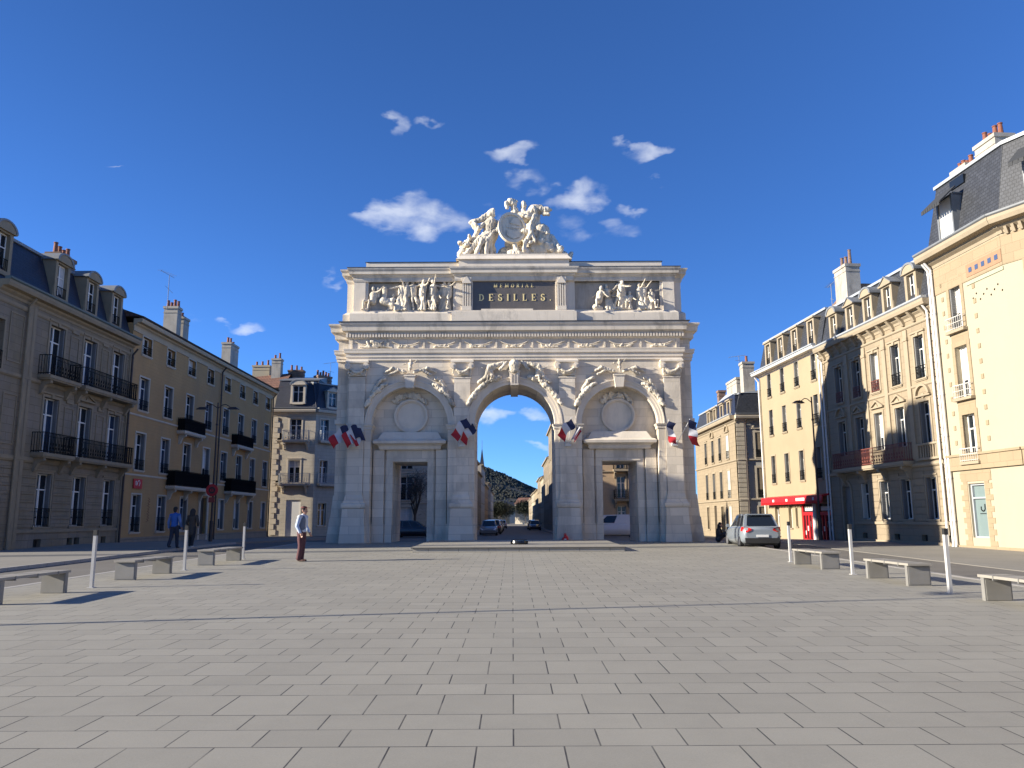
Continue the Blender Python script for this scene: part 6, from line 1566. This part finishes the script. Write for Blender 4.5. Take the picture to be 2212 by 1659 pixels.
# ---- people -----------------------------------------------------------------------------
m_skin = mat('skin', (.48, .27, .19), .55, .05, 6)
def person(loc, rz, label, H, cols, pose):
    """faces -y. pose: dict with hip, feet, knees, hands, elbows, lean, seat"""
    k = H / 1.75; t = thing('person', loc, rz, label, 'person')
    V3 = lambda p: (p[0] * k, p[1] * k, p[2] * k)
    hip = pose.get('hip', (0, 0, .93)); ch = pose.get('chest', (0, 0, 1.36)); hd = pose.get('head', (0, -.02, 1.62)); nk = (ch[0] * .6 + hd[0] * .4, ch[1] * .6 + hd[1] * .4, ch[2] + .11)
    sh = pose.get('sh', .185); tw = pose.get('twist', 0); S_ = []; 
    for sd in (-1, 1): S_.append((ch[0] + sd * sh * math.cos(tw), ch[1] + sd * sh * math.sin(tw), ch[2] + .05))
    EL, HN, KN, FT = pose['elbows'], pose['hands'], pose['knees'], pose['feet']
    c = [(V3(hip), V3((hip[0], hip[1], hip[2] + .1)), .135 * k, .12 * k), (V3((hip[0], hip[1], hip[2] + .1)), V3(ch), .12 * k, .135 * k), (V3(S_[0]), V3(S_[1]), .06 * k, .06 * k), (V3(nk), V3((hd[0], hd[1] + .01, hd[2] - .08)), .055 * k, .05 * k)]
    hx, hy, hz = hd
    c += [(V3((hx, hy + .01, hz + .02)), V3((hx, hy, hz + .05)), .092 * k, .088 * k), (V3((hx, hy - .03, hz - .05)), V3((hx, hy - .045, hz - .085)), .065 * k, .038 * k),
          (V3((hx, hy - .095, hz + .01)), V3((hx, hy - .115, hz - .025)), .010 * k, .016 * k), (V3((hx - .035, hy - .085, hz + .035)), V3((hx + .035, hy - .085, hz + .035)), .015 * k, .015 * k),
          (V3((hx - .025, hy - .09, hz - .055)), V3((hx + .025, hy - .09, hz - .055)), .009 * k, .009 * k), (V3((hx - .09, hy + .01, hz)), V3((hx - .09, hy + .012, hz + .03)), .015 * k, .017 * k), (V3((hx + .09, hy + .01, hz)), V3((hx + .09, hy + .012, hz + .03)), .015 * k, .017 * k)]
    arms = []; legs = []
    for i, sd in enumerate((-1, 1)):
        a, e, h_ = Vector(S_[i]), Vector(EL[i]), Vector(HN[i]); arms += [(V3(a), V3(e), .052 * k, .042 * k), (V3(e), V3(h_), .042 * k, .028 * k)]
        d = (h_ - e).normalized(); o = Vector((0, 1, 0)) if abs(d.y) < .8 else Vector((0, 0, 1)); w = d.cross(o).normalized(); nrm = w.cross(d)
        c.append((V3(h_ + d * .02), V3(h_ + d * .07), .030 * k, .034 * k))
        for j, (off, L) in enumerate(((-.028, .062), (-.01, .075), (.01, .07), (.027, .055))):
            b0 = h_ + d * .09 + nrm * off; b1 = b0 + d * L * .55 + w * .008 * sd; b2 = b1 + d * L * .4 + w * .022 * sd
            c += [(V3(b0), V3(b1), .0095 * k, .009 * k), (V3(b1), V3(b2), .009 * k, .0078 * k)]
        c.append((V3(h_ + d * .03 - nrm * .03), V3(h_ + d * .075 - nrm * .062), .012 * k, .0095 * k))
        hp = (hip[0] + sd * .085, hip[1], hip[2] - .02); legs += [(V3(hp), V3(KN[i]), .088 * k, .060 * k), (V3(KN[i]), V3(FT[i]), .058 * k, .040 * k)]
    c += arms + legs
    body = blob('body', c, .0085, m_skin, t, smooth=2)
    f_ = lambda caps, g: [(a, b, r0 + g * k, r1 + g * k) for a, b, r0, r1 in caps]
    # jacket: torso and arms slightly larger, open-ended hem just below the hips
    jc = f_([(V3((hip[0], hip[1], hip[2] + .04)), V3((hip[0], hip[1], hip[2] + .1)), .145 * k, .13 * k), (V3((hip[0], hip[1], hip[2] + .1)), V3(ch), .13 * k, .145 * k), (V3(S_[0]), V3(S_[1]), .066 * k, .066 * k), (V3(nk), V3((nk[0], nk[1], nk[2] + .005)), .062 * k, .060 * k)], .012)
    sl_ = [(a, b, r0 + .016 * k, r1 + .014 * k) for a, b, r0, r1 in [(V3(S_[i]), V3(EL[i]), .054 * k, .046 * k) for i in (0, 1)] + [(V3(EL[i]), V3(tuple(Vector(EL[i]).lerp(Vector(HN[i]), .9))), .044 * k, .034 * k) for i in (0, 1)]]
    if cols.get('long'): jc += [(V3((hip[0], hip[1], hip[2])), V3((hip[0], hip[1] + .0, hip[2] - cols['long'])), .16 * k, .17 * k)]
    blob('jacket', jc, .012, cols['jacket'], t, .006, 7, smooth=2)
    blob('sleeves', sl_, .011, cols['sleeve'], t, .004, 9, smooth=2)
    if 'panel' in cols:
        blob('vest_panel', [(V3((ch[0] - .05, ch[1], ch[2] - .02)), V3((hip[0] - .04, hip[1], hip[2] + .12)), .150 * k, .146 * k)], .012, cols['panel'], t, .004, 7, smooth=2)
    tc_ = [(a, b, r0 + .02 * k, r1 + .022 * k) for a, b, r0, r1 in legs]; tc_ = [x if i % 2 == 0 else (x[0], tuple(Vector(x[0]).lerp(Vector(x[1]), .93)), x[2], x[3] + cols.get('cuff', 0) * k) for i, x in enumerate(tc_)]
    tc_ += [(V3(hip), V3((hip[0], hip[1], hip[2] + .05)), .15 * k, .14 * k)]
    blob('trousers', tc_, .012, cols['trousers'], t, .006, 7, smooth=2)
    for i, sd in enumerate((-1, 1)):
        ft = Vector(FT[i]); fd = Vector(pose.get('fdir', (0, -1, 0)))
        blob('shoe', [(V3(ft + Vector((0, 0, -.02))), V3(ft + fd * .06 + Vector((0, 0, -.035))), .045 * k, .042 * k), (V3(ft + fd * .06 + Vector((0, 0, -.035))), V3(ft + fd * .17 + Vector((0, 0, -.045))), .040 * k, .030 * k)], .009, cols['shoe'], t, smooth=1)
    hc = [(V3((hx, hy + .02, hz + .06)), V3((hx, hy + .025, hz + .065)), .10 * k, .098 * k), (V3((hx, hy + .045, hz + .0)), V3((hx, hy + .05, hz - .03)), .085 * k, .07 * k)]
    if cols.get('hood'): hc += [(V3((hx, hy + .05, hz)), V3((nk[0], nk[1] + .05, nk[2])), .12 * k, .12 * k), (V3((hx, hy + .03, hz + .02)), V3((hx, hy + .03, hz + .03)), .125 * k, .12 * k)]
    if cols.get('longhair'): hc += [(V3((hx, hy + .06, hz)), V3((hx, hy + .10, hz - .28)), .095 * k, .09 * k)]
    blob('hood' if cols.get('hood') else 'hair', hc, .010, cols['hair'], t, .006, 12, smooth=2)
    if 'cap' in cols:
        q = MB(); cx, cy, cz = V3((hx, hy + .015, hz + .09))
        q.cyl((cx, cy, cz), (cx, cy, cz + .05), .108 * k, .085 * k, 18); q.box(cx - .06, cx + .06, cy - .19 * k, cy - .08, cz, cz + .012); q.build('cap', cols['cap'], t)
    return t
cl = lambda n, c, r=.85: mat(n, c, r, .12, 7, bump=.4, bscale=60)
# man in the middle distance, turned right towards the arch
person((-6.85, 26.3, gz(26.3)), R(72), 'man in pale grey vest, light blue sleeves and maroon trousers standing alone on the paving', 1.76,
       dict(jacket=cl('pale_grey_vest', (.50, .52, .55)), sleeve=cl('pale_blue_sleeve', (.42, .50, .64)), panel=cl('slate_vest_back', (.12, .14, .18)), trousers=cl('maroon_trousers', (.085, .03, .035)), shoe=cl('brown_shoe', (.10, .05, .04)), hair=cl('dark_hair', (.03, .02, .018)), cap=cl('dark_red_cap', (.10, .02, .02)), cuff=.02),
       dict(head=(.0, -.07, 1.60), chest=(0, -.02, 1.35), elbows=((-.26, .02, 1.12), (.26, .02, 1.12)), hands=((-.24, -.10, .90), (.24, -.12, .92)), knees=((-.09, -.03, .50), (.09, .0, .50)), feet=((-.10, .02, .08), (.09, .04, .08))))
# couple walking away on the left pavement
person((-15.05, 36.0, gz(36)), R(172), 'man in bright blue jacket and dark trousers walking on the shaded left pavement', 1.80,
       dict(jacket=cl('blue_jacket', (.025, .10, .34)), sleeve=cl('blue_white_sleeve', (.10, .17, .36)), trousers=cl('navy_trousers', (.02, .024, .04)), shoe=cl('dark_shoe', (.02, .02, .025)), hair=cl('black_hair', (.012, .011, .012))),
       dict(elbows=((-.27, .03, 1.12), (.27, .02, 1.12)), hands=((-.25, -.12, .92), (.27, -.02, .86)), knees=((-.09, -.09, .50), (.09, .05, .50)), feet=((-.10, -.10, .08), (.10, .22, .12))))
person((-14.3, 36.1, gz(36.1)), R(176), 'woman in long dark coat with hood and white shoes, walking beside the man in blue', 1.72,
       dict(jacket=cl('dark_brown_coat', (.045, .036, .030)), sleeve=cl('dark_brown_sleeve', (.05, .04, .033)), trousers=cl('black_trousers', (.015, .015, .018)), shoe=cl('white_shoe', (.6, .6, .6)), hair=cl('dark_hood', (.022, .018, .018)), hood=1, long=.25),
       dict(elbows=((-.26, .0, 1.12), (.26, .0, 1.12)), hands=((-.20, -.14, 1.0), (.22, -.10, .92)), knees=((-.09, .05, .50), (.09, -.06, .50)), feet=((-.09, .16, .12), (.10, -.08, .08))))
# figure sitting on the kerb by the arch
person((10.25, 40.4, gz(40.4)), R(60), 'woman with long dark hair in dark clothes sitting on the ground right of the arch', 1.66,
       dict(jacket=cl('black_jacket', (.03, .028, .028)), sleeve=cl('black_sleeve', (.035, .03, .03)), trousers=cl('charcoal_trousers', (.04, .04, .045)), shoe=cl('grey_trainers', (.45, .45, .45)), hair=_mats['black_hair'], longhair=1),
       dict(hip=(0, 0, .14), chest=(0, -.05, .58), head=(0, -.14, .86), elbows=((-.25, -.18, .38), (.25, -.18, .38)), hands=((-.12, -.42, .42), (.12, -.42, .42)), knees=((-.12, -.40, .44), (.12, -.42, .46)), feet=((-.10, -.66, .08), (.12, -.70, .08))))
